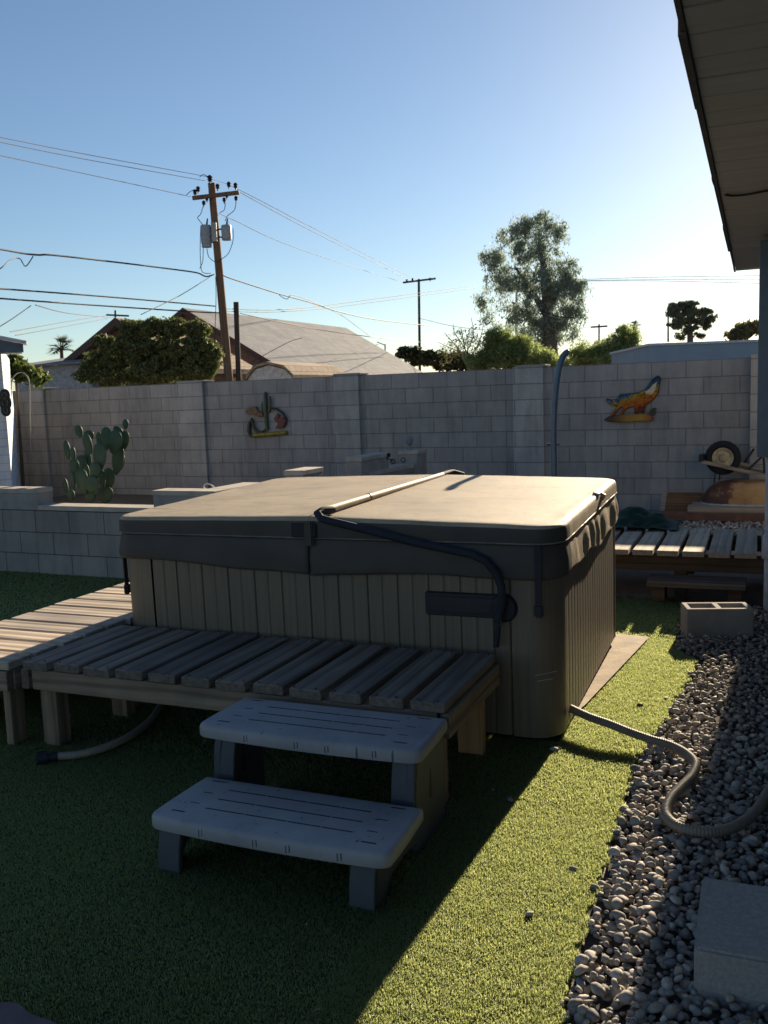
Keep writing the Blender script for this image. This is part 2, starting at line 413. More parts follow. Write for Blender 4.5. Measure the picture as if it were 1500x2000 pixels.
# river gravel, too many to count
def ico(sub):
    bm = bmesh.new(); bmesh.ops.create_icosphere(bm, subdivisions=sub, radius=1.0)
    V = np.array([q.co[:] for q in bm.verts]); F = np.array([[q.index for q in f.verts] for f in bm.faces]); bm.free(); return V, F
def pebble_set(n, sub, seed):
    V, F = ico(sub); out = []
    for k in range(n):
        q = []
        rc = random.Random(seed * 100 + k); cuts = [(Vector((rc.gauss(0, 1), rc.gauss(0, 1), rc.gauss(0, 1))).normalized(), rc.uniform(0.55, 0.85)) for _ in range(7)]
        ax = Vector((seed * 3.1 + k * 5.7, k * 2.3, 1.7))
        for p in V:
            d = Vector(p); r = 1 + 0.42 * noise.noise(d * 1.0 + ax) + 0.24 * noise.noise(d * 1.9 + ax)
            for nn_, dd_ in cuts:
                c_ = d.dot(nn_)
                if c_ > 0.05: r = min(r, dd_ / c_)
            q.append(d * r)
        out.append(np.array([tuple(p) for p in q]))
    return out, F
kp = NT("river_pebbles"); g = kp.n('ShaderNodeNewGeometry'); v = kp.obj(rnd=9.0)
cpb = kp.ramp(g.outputs['Random Per Island'], [(0.0, (0.155, 0.156, 0.158)), (0.25, (0.331, 0.296, 0.263)), (0.45, (0.237, 0.239, 0.236)), (0.62, (0.420, 0.340, 0.279)), (0.8, (0.354, 0.343, 0.316)), (1.0, (0.576, 0.526, 0.456))])
cpb = kp.mix(1.0, cpb, kp.ramp(kp.noise(v, 70, 5, 0.7), [(0.3, (0.72, 0.7, 0.68)), (0.7, (1.2, 1.18, 1.15))]), 'MULTIPLY')
kp.col(cpb); kp.b.inputs['Roughness'].default_value = 0.75; kp.b.inputs['Specular IOR Level'].default_value = 0.2; kp.bump(kp.noise(v, 160, 3), 0.2, 0.003)
PEB = kp.m
def scatter(pts, size_lo, size_hi, sub, seed):
    sets, F = pebble_set(14, sub, seed); Vo = []; Fo = []; off = 0
    r = np.random.default_rng(seed)
    for (x, y, z) in pts:
        s = sets[r.integers(14)]; k = r.uniform(0, 1) ** 1.6
        sz = size_lo + (size_hi - size_lo) * k
        a = r.uniform(0, 2 * np.pi); tl = r.normal(0, 0.35); tl2 = r.normal(0, 0.35)
        R = np.array(Matrix.Rotation(a, 3, 'Z') @ Matrix.Rotation(tl, 3, 'X') @ Matrix.Rotation(tl2, 3, 'Y'))
        q = (s * np.array([1.0, r.uniform(0.62, 0.9), r.uniform(0.42, 0.7)]) * sz) @ R.T + np.array([x, y, z + sz * 0.25])
        Vo.append(q); Fo.append(F + off); off += len(q)
    return np.concatenate(Vo), np.concatenate(Fo)
def jitter_grid(u0, u1, v0, v1, step, z0, zr, seed, inside):
    r = np.random.default_rng(seed); out = []
    a = v0; row = 0
    while a < v1:
        b = u0 + (step / 2 if row % 2 else 0)
        while b < u1:
            u_, v_ = b + r.normal(0, step * 0.22), a + r.normal(0, step * 0.22)
            if inside(u_, v_): p = T(u_, v_); out.append((p.x, p.y, z0 + r.uniform(0, zr)))
            b += step
        a += step * 0.87; row += 1
    return out
def in_gravel(u_, v_):
    e = turf_edge(max(-8.9, min(8.9, v_)))
    if u_ < e + 0.008 + 0.022 * math.sin(v_ * 23) * math.sin(v_ * 9.7): return False
    if 0.655 < u_ and -1.59 < v_ < -1.215: return False
    return True
near = jitter_grid(0.3, 1.25, -2.2, 0.3, 0.032, 0.004, 0.006, 5, in_gravel) + jitter_grid(0.3, 1.2, -2.2, 0.3, 0.039, 0.020, 0.012, 6, lambda a, b: in_gravel(a - 0.01, b))
mid = jitter_grid(0.28, 1.5, 0.3, 2.9, 0.040, 0.004, 0.006, 7, in_gravel) + jitter_grid(0.3, 1.4, 0.3, 2.8, 0.055, 0.020, 0.012, 8, in_gravel)
Va, Fa = scatter(near, 0.0105, 0.026, 2, 11); Vb, Fb = scatter(mid, 0.0125, 0.027, 1, 12)
o = np_mesh("gravel", np.concatenate([Va, Vb]), np.concatenate([Fa, Fb + len(Va)]), PEB, smooth=True); tag(o, kind='stuff')

# ------------------------------------------------------------------ the hot tub
TILT = 0.018
TR = Matrix.Rotation(TILT, 4, 'X')
tub = thing("hot_tub", "brown slatted hot tub cabinet standing on the turf under its tan cover", "hot tub", T(0, 0, 0.0), -YT)
tub.rotation_euler = (TILT, 0, -YT)
TW, TD, TH = 2.29, 1.80, 0.885
kc = NT("cabinet_panel"); v = kc.obj((60, 60, 1.6))
f = kc.noise(v, 1.0, 5, 0.6); f2 = kc.noise(kc.obj(), 2.0, 4)
c = kc.ramp(f, [(0.3, (0.101, 0.078, 0.051)), (0.7, (0.155, 0.121, 0.082))])
kc.col(kc.mix(1.0, c, kc.ramp(f2, [(0.3, (0.85, 0.86, 0.88)), (0.7, (1.1, 1.08, 1.02))]), 'MULTIPLY'))
kc.b.inputs['Roughness'].default_value = 0.52; kc.b.inputs['Specular IOR Level'].default_value = 0.8; kc.bump(f, 0.15, 0.003)
CAB = kc.m
def plank_panel(p0, p1, nrm, z0, z1, name, pitch=0.0735):
    p0, p1, nrm = Vector(p0), Vector(p1), Vector(nrm); L = (p1 - p0).length; d = (p1 - p0) / L
    n = max(1, round(L / pitch)); st = L / n; prof = []
    for i in range(n):
        gw = 0.0042 if i % 2 == 0 else 0.0022; gd = 0.007 if i % 2 == 0 else 0.004
        a = i * st
        prof += [(a, -gd), (a + gw, -gd), (a + gw + 0.003, 0.0), (a + st * 0.5, 0.0008), (a + st - gw - 0.003, 0.0)]
    prof.append((L, -0.006))
    r0 = [p0 + d * a + nrm * b + Vector((0, 0, z0)) for a, b in prof]; r1 = [q + Vector((0, 0, z1 - z0)) for q in r0]
    back = [p1 - nrm * 0.03, p0 - nrm * 0.03]
    r0 += [q + Vector((0, 0, z0)) for q in back]; r1 += [q + Vector((0, 0, z1)) for q in back]
    MB().loft([r0, r1], True, True, True).build(name, CAB, tub, smooth=25)
CR = 0.135; CW = 0.21
plank_panel((-TW + CW, 0, 0), (-CW, 0, 0), (0, -1, 0), 0.03, TH, "side_panel")
plank_panel((0, CW * 0.75, 0), (0, TD - CW * .6, 0), (1, 0, 0), 0.03, TH, "side_panel")
plank_panel((-CW, TD, 0), (-TW + CW, TD, 0), (0, 1, 0), 0.03, TH, "side_panel")
plank_panel((-TW, TD - CW, 0), (-TW, CW, 0), (-1, 0, 0), 0.03, TH, "side_panel")
def corner_panel(cx, cy, a0, l0, l1):
    # quarter round between two flats
    c = Vector((cx, cy, 0)); pr = []
    s0 = Vector((math.cos(a0), math.sin(a0), 0)); s1 = Vector((math.cos(a0 + math.pi / 2), math.sin(a0 + math.pi / 2), 0))
    pr.append(c + s0 * CR - s1 * (l0 - CR))
    for k in range(15):
        a = a0 + math.pi / 2 * k / 14; pr.append(c + Vector((math.cos(a), math.sin(a), 0)) * CR)
    pr.append(c + s1 * CR - s0 * (l1 - CR))
    pr = [p + (p - c).normalized() * 0.003 for p in pr]
    pr += [c + (pr[-1] - c) * 0.7, c + (pr[0] - c) * 0.7]
    MB().loft([[p + Vector((0, 0, 0.028)) for p in pr], [p + Vector((0, 0, TH + 0.002)) for p in pr]], True, True, True).build("corner_panel", CAB, tub, smooth=30)
corner_panel(-CR, CR, -math.pi / 2, CW - 0.006, CW * .75 - 0.006)
corner_panel(-CR, TD - CR, 0, CW * .6 - 0.006, CW - 0.006)
corner_panel(-TW + CR, TD - CR, math.pi / 2, CW - 0.006, CW - 0.006)
corner_panel(-TW + CR, CR, math.pi, CW - 0.006, CW - 0.006)
MB().box(-TW + 0.06, -0.06, 0.06, TD - 0.06, 0.0, 0.03).build("base_plinth", DARKMETAL, tub)
MB().box(-TW + 0.05, -0.05, 0.05, TD - 0.05, 0.84, 0.885).build("shell_rim", simple("acrylic", (0.5, 0.47, 0.42), 0.3), tub)
# recessed access hatch behind the lifter arm
hm = simple("dark_blue_plastic", (0.008, 0.011, 0.02), 0.45, spec=0.5)
MB().box(-0.60, -0.225, -0.012, 0.0, 0.562, 0.672).build("access_hatch", hm, tub, bevel=0.008, seg=2)
MB().box(-0.575, -0.25, -0.016, -0.0125, 0.582, 0.652).build("hatch_window", simple("smoked_acrylic", (0.010, 0.014, 0.024), 0.3, spec=0.8, bump=0), bpy.data.objects["access_hatch"], bevel=0.003)
SCUFF = simple("pale_scuff", (0.55, 0.52, 0.46), 0.7, bump=0)
def on_corner(x, y):          # point on the rounded front right corner column seen at this pixel
    c_ = Vector((-CR, CR)); d = ray(x, y); best = None
    dl = Vector((d.dot(EU), d.dot(SV))); o_ = CAM - KT; ol = Vector((o_.dot(EU), o_.dot(SV)))
    A_, B__, C_ = dl.dot(dl), 2 * dl.dot(ol - c_), (ol - c_).dot(ol - c_) - (CR + 0.0045) ** 2
    t = (-B__ - math.sqrt(max(0, B__ * B__ - 4 * A_ * C_))) / (2 * A_)
    q = ol + dl * t; return Vector((q.x, q.y, HC + d.z * t - TILT * q.y))
for pl_ in (((1046, 1319), (1060, 1316), (1074, 1313), (1088, 1310)), ((1050, 1330), (1066, 1327), (1080, 1325))):
    MB().tube([on_corner(x, y) for x, y in pl_], 0.0011, 5).build("scuff", SCUFF, tub)

# ------------------------------------------------------------------ the cover on it
cover = thing("spa_cover", "faded tan vinyl spa cover with sagging skirt lying on the hot tub", "spa cover", T(0, 0, 0), -YT)
cover.rotation_euler = (TILT, 0, -YT)
kv = NT("faded_lit_vinyl"); v = kv.obj()
f = kv.noise(v, 2.2, 6, 0.65); f2 = kv.noise(kv.obj((1, 14, 14)), 3.0, 4)
c = kv.ramp(f, [(0.26, (0.25, 0.205, 0.145)), (0.5, (0.385, 0.315, 0.222)), (0.74, (0.49, 0.385, 0.258))])
c = kv.mix(1.0, c, kv.ramp(f2, [(0.3, (0.9, 0.9, 0.9)), (0.7, (1.05, 1.04, 1.02))]), 'MULTIPLY')
st2 = kv.noise(kv.obj((0.8, 2.5, 1)), 2.6, 6, 0.75, 1.2); c = kv.mix(1.0, c, kv.ramp(st2, [(0.34, (0.74, 0.70, 0.66)), (0.46, (1, 1, 1)), (0.66, (1.06, 1.05, 1.04))]), 'MULTIPLY')
sp2 = kv.noise(v, 55.0, 2, 0.5); c = kv.mix(1.0, c, kv.ramp(sp2, [(0.22, (0.55, 0.5, 0.45)), (0.3, (1, 1, 1))]), 'MULTIPLY')
kv.col(c); kv.b.inputs['Roughness'].default_value = 0.62
ad = kv.n('ShaderNodeMath', operation='ADD'); kv.l(kv.noise(kv.obj((1, 5, 1)), 6.0, 5), ad.inputs[0]); kv.l(kv.noise(v, 260, 2), ad.inputs[1]); kv.bump(ad.outputs[0], 0.4, 0.008)
VIN = kv.m
kd = NT("shaded_vinyl_side"); v = kd.obj()
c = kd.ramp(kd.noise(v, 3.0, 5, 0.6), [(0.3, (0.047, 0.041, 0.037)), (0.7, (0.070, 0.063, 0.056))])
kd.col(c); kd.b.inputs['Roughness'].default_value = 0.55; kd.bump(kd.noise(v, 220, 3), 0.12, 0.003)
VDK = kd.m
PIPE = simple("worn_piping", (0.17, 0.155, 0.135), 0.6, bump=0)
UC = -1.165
def shade_by_face(o):          # shade painted by face: lit top and right side tan, shaded sides dark
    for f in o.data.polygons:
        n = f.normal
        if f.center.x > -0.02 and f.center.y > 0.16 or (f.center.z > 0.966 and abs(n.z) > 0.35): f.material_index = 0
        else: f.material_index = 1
def half_outline(side, off, R=0.13, st=0.03):
    """outline of one half of the cover, counter-clockwise from the fold; off = overhang beyond the cabinet"""
    pts = []
    y0, y1 = -off, TD + off
    if side > 0:
        xi = UC + 0.004; xo = off
        def seg(a, b):
            a, b = Vector(a), Vector(b); n = 32 if abs(a.x - b.x) > abs(a.y - b.y) else 48
            return [a + (b - a) * k / n for k in range(n)]
        pts += seg((xi, y0, 0), (xo - R, y0, 0))
        pts += [Vector((xo - R + R * math.sin(t), y0 + R - R * math.cos(t), 0)) for t in [math.pi / 2 * k / 9 for k in range(9)]]
        pts += seg((xo, y0 + R, 0), (xo, y1 - R, 0))
        pts += [Vector((xo - R + R * math.cos(t), y1 - R + R * math.sin(t), 0)) for t in [math.pi / 2 * k / 9 for k in range(9)]]
        pts += seg((xo - R, y1, 0), (xi, y1, 0)) + [Vector((xi, y1, 0))]
    else:
        pts = [Vector((2 * UC - p.x - (0.04), p.y, 0)) for p in half_outline(1, off, R, st)]
        # mirrored half: stretch to the left end of the tub
        w0 = max(p.x for p in pts); w1 = min(p.x for p in pts)
        a0, a1 = UC - 0.004, -TW - off
        pts = [Vector((a0 + (p.x - w0) * (a1 - a0) / (w1 - w0), p.y, 0)) for p in pts]
        pts.reverse()
    return pts
def ridge(u): return 0.022 * max(0, 1 - abs(u - UC) / 1.12)
def lean_u(p):     # the overhang on the tub's right side shrinks toward the back
    if p.x > -0.2: return Vector((p.x - max(0, min(1, (p.y - 0.15) / 1.2)) * 0.012 * max(0, min(1, (p.x + .2) / .2)), p.y, p.z))
    return p
for side in (1, -1):
    rings = []
    for off, z, wv in ((0.012, 0.900, 0), (0.022, 0.9045, 0), (0.022, 0.915, 0), (0.021, 0.945, 0), (0.019, 0.965, 0), (0.013, 0.974, 1), (0.004, 0.9785, 1), (-0.02, 0.981, 1)):
        R_ = half_outline(side, off)
        rings.append([lean_u(Vector((p.x, p.y, z + (ridge(p.x) if wv else ridge(p.x) * 0.8 * (z > 0.92)) + 0.0022 * noise.noise(p * 5)))) for p in R_])
    base = half_outline(side, -0.02)
    cen = sum(base, Vector()) / len(base)
    for sfac in (0.9, 0.78, 0.64, 0.5, 0.36, 0.22, 0.1):
        q = []
        for p in base:
            w = cen + (p - cen) * sfac
            q.append(Vector((w.x, w.y, 0.979 + ridge(w.x) + 0.006 * noise.noise(w * 2.3) * (1 - sfac) - 0.004 * (1 - sfac))))
        rings.append(q)
    mb = MB(); mb.loft(rings, True, True, True)
    o = mb.build("cover_half", [VIN, VDK], cover, smooth=50); shade_by_face(o)
    # skirt
    rings = []
    O = half_outline(side, 0.0)
    acc = 0; s_ = []
    for i, p in enumerate(O):
        if i: acc += (p - O[i - 1]).length
        s_.append(acc)
    for off, t in ((0.010, 1.0), (0.014, 0.985), (0.017, 0.9), (0.023, 0.7), (0.028, 0.45), (0.030, 0.2), (0.030, 0.08), (0.0295, 0.02), (0.026, 0.0)):
        q = []
        for i, p in enumerate(half_outline(side, off)):
            onside = p.x > -0.08 and 0.05 < p.y < TD
            bot = 0.752
            if p.y < 0.05:   # front: hangs lower toward the fold, gap at the fold
                if side < 0: bot = 0.775 - 0.052 * max(0, min(1, (p.x + TW) / (UC + TW))) ** 1.2
                else: bot = 0.747 - 0.030 * max(0, 1 - (p.x - UC) / 0.4) ** 1.5
                bot += 0.004 * math.sin(p.x * 9)
            if onside: bot = 0.735 + 0.02 * math.sin(p.y * 4.0) + 0.012 * math.sin(p.y * 11)
            z = bot + (0.8995 - bot) * t
            fold = 0.0
            amp = (1 - t) * t * 4
            if onside: fold = amp * (0.007 * math.sin(p.y * 26 + 2 * math.sin(p.y * 7)) * max(0, min(1, (p.y - .2) * 3)) + 0.006 * noise.noise(Vector((p.y * 14, z * 9, 0))))
            else: fold = amp * 0.012 * noise.noise(Vector((p.x * 2.6, z * 16, side))) + amp * 0.006 * noise.noise(Vector((p.x * 7 + z * 9, z * 22, side))) + (1 - t) * 0.009 * noise.noise(Vector((p.x * 4, 3, side)))
            nrm = Vector((0, -1, 0)) if p.y < 0.05 else (Vector((1, 0, 0)) if p.x > -0.1 else (Vector((-1, 0, 0)) if p.x < -TW + .1 else Vector((0, 1, 0))))
            q.append(lean_u(p + nrm * fold + Vector((0, 0, z))))
        rings.append(q)
    mb = MB(); mb.loft(rings, False)
    o2 = mb.build("skirt", [VIN, VDK], cover, smooth=60); shade_by_face(o2)
    sol = o2.modifiers.new("thick", 'SOLIDIFY'); sol.thickness = 0.003; sol.offset = -1
    # stitched piping along the seam
    mb = MB(); R_ = half_outline(side, 0.0225)
    mb.tube([lean_u(Vector((p.x, p.y, 0.9015 + 0.0015 * noise.noise(p * 4)))) for p in R_], 0.0035, 6)
    mb.build("piping", PIPE, o, smooth=60)
    mb = MB(); mb.tube(rings[0], 0.0035, 6, False); mb.build("hem", PIPE, o2, smooth=60)
# torn handle stubs on the right edge and the open fold at the front
MB().box(-0.035, -0.0, 1.02, 1.07, -0.002, 0.012, Matrix.Translation((0.014, 0, 0.972)) @ Matrix.Rotation(rad(18), 4, 'Y')).build("torn_handle", VIN, cover, bevel=0.002)
MB().box(-0.02, 0.012, 1.13, 1.16, -0.03, 0.004, Matrix.Translation((0.022, 0, 0.965)) @ Matrix.Rotation(rad(30), 4, 'Y')).build("torn_handle", VIN, cover, bevel=0.002)
MB().box(UC - 0.085, UC + 0.045, -0.034, -0.024, 0.905, 0.972).build("fold_flap", DARKMETAL, cover, bevel=0.004)
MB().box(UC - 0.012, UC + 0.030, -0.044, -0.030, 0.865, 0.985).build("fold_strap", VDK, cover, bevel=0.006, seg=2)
def strap(u, v, z0, z1, nrm):
    t = math.atan2(nrm[1], nrm[0]) + math.pi / 2
    m = Matrix.Translation((u, v, 0)) @ Matrix.Rotation(t, 4, 'Z')
    s_ = MB().box(-0.014, 0.014, -0.003, 0.003, z0, z1, m).build("strap", DARKMETAL, cover)
    MB().box(-0.021, 0.021, -0.010, 0.012, z0 - 0.055, z0 + 0.006, m).build("buckle", hm, s_, bevel=0.008, seg=2)
strap(-0.075, -0.041, 0.64, 0.90, (0, -1))
strap(-TW - 0.035, 0.10, 0.60, 0.79, (-1, 0))

# ------------------------------------------------------------------ cover lifter
lift = thing("cover_lifter", "cover lifter bar in a beige sleeve across the tub cover with bent black arm", "cover lifter", T(0, 0, 0), -YT)
A = vplane(628, 1001, -0.01); B_ = vplane(872, 925, TD + 0.02); A.z = max(A.z, 1.025); 
mid_ = A.lerp(B_, 0.27)
sl = simple("beige_sleeve", (0.46, 0.37, 0.26), 0.6, bump=0.1)
MB().tube([A.lerp(B_, 0.02), A.lerp(B_, 0.25), A.lerp(B_, 0.9), A.lerp(B_, 0.97)], 0.0175, 12).build("sleeve", sl, lift, smooth=40)
MB().tube([A.lerp(B_, 0.30), A.lerp(B_, 0.31)], 0.020, 12).build("sleeve_collar", DARKMETAL, lift, smooth=40)
el = [vplane(x, y, vd) for x, y, vd in ((650, 996, 0.06), (630, 997, -0.012), (620, 1003, -0.055), (628, 1013, -0.075), (650, 1019, -0.075), (720, 1036, -0.07), (800, 1057, -0.07), (870, 1072, -0.07), (920, 1082, -0.07), (948, 1095, -0.07), (968, 1117, -0.07), (979, 1145, -0.07), (981, 1175, -0.065), (976, 1200, -0.06), (972, 1212, -0.06))]
MB().tube(el, 0.0185, 12).build("arm", BLACKRUB, lift, smooth=50)
e2 = [A.lerp(B_, 0.955), B_ + Vector((0.01, 0.03, 0.004)), vplane(885, 922, TD + 0.10), vplane(903, 926, TD + 0.15), vplane(912, 960, TD + 0.16)]
MB().tube(e2, 0.018, 10).build("rear_elbow", BLACKRUB, lift, smooth=50)
pc = vplane(977, 1187, -0.02)
MB().lathe([(0.0, 0.0), (0.062, 0.0), (0.066, 0.01), (0.055, 0.028), (0.0, 0.03)], 28, Matrix.Translation((pc.x + 0.012, -0.004, pc.z)) @ Matrix.Rotation(rad(90), 4, 'X')).build("pivot_plate", DARKMETAL, lift, smooth=40)
q0, q1 = vplane(973, 1213, -0.06), vplane(969, 1263, -0.055)
MB().tube([q0, q1], 0.0135, 10).build("arm_stub", BLACKRUB, lift, smooth=40)
MB().lathe([(0.012, -0.012), (0.021, -0.012), (0.021, 0.012), (0.012, 0.012)], 16, Matrix.Translation(q0) @ Matrix.Rotation(rad(90), 4, 'X')).build("pivot_ring", DARKMETAL, lift, smooth=40)

# ------------------------------------------------------------------ wooden bench in front, deck on the left
ZB = 0.42
def board_row(mb, n, a0, a1, b0, b1, z0, z1, along, seed, gapf=0.19, jit=0.006):
    r = random.Random(seed); p = (a1 - a0) / n
    for i in range(n):
        c = a0 + p * (i + 0.5); w = p * (1 - gapf) + r.uniform(-0.003, 0.003)
        s0 = b0 + r.uniform(-jit, jit); s1 = b1 + r.uniform(-jit, jit); dz = r.uniform(-0.002, 0.002)
        m = Matrix.Translation((c if along == 'y' else (s0 + s1) / 2, (s0 + s1) / 2 if along == 'y' else c, 0)) @ Matrix.Rotation(r.uniform(-0.004, 0.004), 4, 'Z')
        L = (s1 - s0) / 2
        if along == 'y': mb.box(-w / 2, w / 2, -L, L, z0 + dz, z1 + dz, m)
        else: mb.box(-L, L, -w / 2, w / 2, z0 + dz, z1 + dz, m)
bench = thing("wooden_bench", "low weathered plank platform in front of the hot tub with widely gapped boards", "bench", T(-1.26, -0.40, 0), -YT - rad(0.8))
mb = MB(); board_row(mb, 12, -1.035, 1.012, -0.345, 0.335, ZB - 0.04, ZB, 'y', 4)
brd = mb.build("boards", WOOD_Y, bench, bevel=0.004)
r = random.Random(8)
for i in range(12):
    c = -1.035 + 2.047 / 12 * (i + .5)
    for y in (-0.325, 0.31):
        for x in (-0.045, 0.045): MB().lathe([(0.0, ZB + 0.0005), (0.0045, ZB + 0.0005), (0.0045, ZB - 0.002)], 6, Matrix.Translation((c + x + r.uniform(-.01, .01), y + r.uniform(-.008, .008), 0.003))).build("nail_head", DARKMETAL, brd)
MB().box(-0.985, 0.96, -0.335, -0.297, ZB - 0.135, ZB - 0.0425).build("front_rail", RAIL_X, bench, bevel=0.003)
MB().box(-0.985, 0.96, 0.29, 0.325, ZB - 0.135, ZB - 0.0425).build("rear_rail", RAIL_X, bench, bevel=0.003)
MB().box(0.975, 1.012, -0.343, 0.33, ZB - 0.133, ZB - 0.0425).build("side_rail", RAIL_Y, bench, bevel=0.003)
MB().box(-1.04, -1.0, -0.343, 0.33, ZB - 0.133, ZB - 0.0425).build("side_rail", RAIL_Y, bench, bevel=0.003)
for (x0, x1, y0, y1, mt) in ((0.90, 0.97, -0.293, -0.255, POST_Z), (0.86, 0.97, 0.19, 0.245, NEWPOST_Z), (-0.985, -0.895, -0.40, -0.31, POST_Z), (-0.93, -0.84, 0.12, 0.20, POST_Z)):
    MB().box(x0, x1, y0 if y0 > -.4 else -0.292, y1 if y0 > -.4 else -0.21, 0.0, ZB - 0.05).build("leg", mt, bench, bevel=0.003)
deck = thing("wooden_deck", "sunlit weathered plank deck running back along the left of the hot tub", "deck", T(-2.65, 0.05, 0), -YT)
mb = MB(); board_row(mb, 10, -0.84, 0.88, -0.33, 0.33, ZB - 0.04, ZB, 'x', 9, 0.16, 0.008)
mb.build("boards", WOOD_DX, deck, bevel=0.004)
MB().box(-0.32, 0.315, -0.835, -0.797, ZB - 0.135, ZB - 0.0425).build("front_rail", RAIL_X, deck, bevel=0.003)
MB().box(0.285, 0.323, -0.795, 0.86, ZB - 0.135, ZB - 0.0425).build("side_rail", RAIL_Y, deck, bevel=0.003)
MB().box(-0.323, -0.285, -0.795, 0.86, 0.012, ZB - 0.0425).build("side_rail", RAIL_Y, deck, bevel=0.003)  # unseen side, carried down to the turf to keep sun out underneath
MB().box(-0.28, 0.28, 0.83, 0.865, 0.012, ZB - 0.0425).build("rear_rail", RAIL_X, deck, bevel=0.003)  # unseen too, made full height to block sun under the deck
for x, y in ((0.24, -0.79), (-0.28, -0.79), (0.24, 0.7), (-0.28, 0.7)):
    MB().box(x, x + 0.042, y, y + 0.09, 0.0, ZB - 0.05).build("leg", POST_Z, deck, bevel=0.003)

# ------------------------------------------------------------------ plastic spa steps
step = thing("spa_step", "grey plastic two tread spa steps with dark legs in front of the bench", "steps", T(-0.665, -1.14, 0), -YT - rad(0.5))
kt = NT("grey_plastic"); v = kt.obj()
c = kt.ramp(kt.noise(v, 4.0, 5, 0.6), [(0.3, (0.249, 0.249, 0.262)), (0.7, (0.332, 0.329, 0.340))])
sm_ = kt.noise(kt.obj((7, 7, 12)), 1.0, 6, 0.75)
c = kt.mix(1.0, c, kt.ramp(sm_, [(0.30, (0.86, 0.85, 0.84)), (0.42, (1, 1, 1))]), 'MULTIPLY')
sc_ = kt.noise(kt.obj((38, 38, 3)), 1.0, 3, 0.6)
c = kt.mix(1.0, c, kt.ramp(sc_, [(0.29, (0.3, 0.3, 0.3)), (0.34, (1, 1, 1))]), 'MULTIPLY')
kt.col(c); kt.b.inputs['Roughness'].default_value = 0.5
wv = kt.n('ShaderNodeTexWave'); wv.bands_direction = 'Y'; wv.inputs['Scale'].default_value = 32; kt.l(v, wv.inputs['Vector']); kt.bump(wv.outputs['Fac'], 0.18, 0.002)
TREAD = kt.m
LEGP = simple("dark_grey_plastic", (0.06, 0.068, 0.082), 0.5, var=0.15, scale=8, bump=0.05)
BLACKSC = simple('black_rubber_scuff', (0.06, 0.06, 0.065), 0.7, bump=0)
def tread(v0, v1, z1, w, du=0.0):
    # bowed ends and a softly rounded front edge: a rounded outline lofted over a small profile
    hw = w / 2; out = []
    n = 14
    yc, hd = (v0 + v1) / 2, (v1 - v0) / 2
    rf = 0.034
    pts = []
    for k in range(25):            # front edge, gently bowed
        x = -hw + rf + (2 * hw - 2 * rf) * k / 24; pts.append((x, v0 - 0.018 * (1 - (x / hw) ** 2)))
    for k in range(1, 9):
        t = math.pi / 2 * k / 8; pts.append((hw - rf + rf * math.sin(t), v0 + rf - rf * math.cos(t)))
    for k in range(1, 8):          # right end tapering to the back
        t = k / 8; pts.append((hw - 0.012 * t ** 1.8, v0 + rf + (v1 - v0 - rf) * t))
    for k in range(25):
        x = (hw - 0.012) * (1 - 2 * k / 24); pts.append((x, v1))
    for k in range(7, 0, -1):
        t = k / 8; pts.append((-hw + 0.012 * t ** 1.8, v0 + rf + (v1 - v0 - rf) * t))
    for k in range(8, 0, -1):
        t = math.pi / 2 * k / 8; pts.append((-(hw - rf + rf * math.sin(t)), v0 + rf - rf * math.cos(t)))
    def ring(ins, z):
        return [Vector((du + x * (1 - ins / hw), yc + (y - yc) * (1 - ins / hd), z)) for x, y in pts]
    mb = MB(); mb.loft([ring(0.012, z1 - 0.044), ring(0.002, z1 - 0.048), ring(0.0, z1 - 0.044), ring(0.0, z1 - 0.016), ring(0.003, z1 - 0.007), ring(0.008, z1 - 0.002), ring(0.016, z1)], True, True, True)
    o = mb.build("tread", TREAD, step, smooth=45)
    d = v1 - v0
    for f_ in (0.30, 0.52, 0.74):
        y = v0 + d * f_
        xs = [-hw * 0.62, -hw * 0.27, 0.1 * hw, 0.38 * hw, hw * 0.64]
        for a, b in zip(xs, xs[1:]): MB().box(du + a, du + b - 0.005, y - 0.0028, y + 0.0028, z1 - 0.004, z1 + 0.0008).build('slot', DARKMETAL, o)
    for sx in (-1, 1):
        for f_, wd, th in ((0.10, 0.05, 0.007), (0.37, 0.036, 0.0035), (0.62, 0.036, 0.0035), (0.90, 0.05, 0.006)):
            x = du + sx * hw * (0.80 if wd > .04 else 0.76); y = v0 + d * f_ + (0.02 if f_ == 0.1 else 0)
            MB().box(x - wd / 2, x + wd / 2, y - th / 2, y + th / 2, z1 - 0.004, z1 + 0.0008).build('slot', DARKMETAL, o)
    for fx in (-0.52, -0.05, 0.22, 0.62):
        for k_ in range(2):
            x = du + hw * fx + 0.012 * k_; y = v0 - 0.018 * (1 - fx ** 2) - 0.0006
            MB().box(x, x + 0.0035, y, y + 0.004, z1 - 0.041 + 0.004 * k_, z1 - 0.016 + 0.002 * k_).build('scuff', BLACKSC, o)
    return o
tread(-0.345, -0.012, 0.205, 0.862, 0.026)
tread(0.02, 0.348, 0.382, 0.872, -0.012)
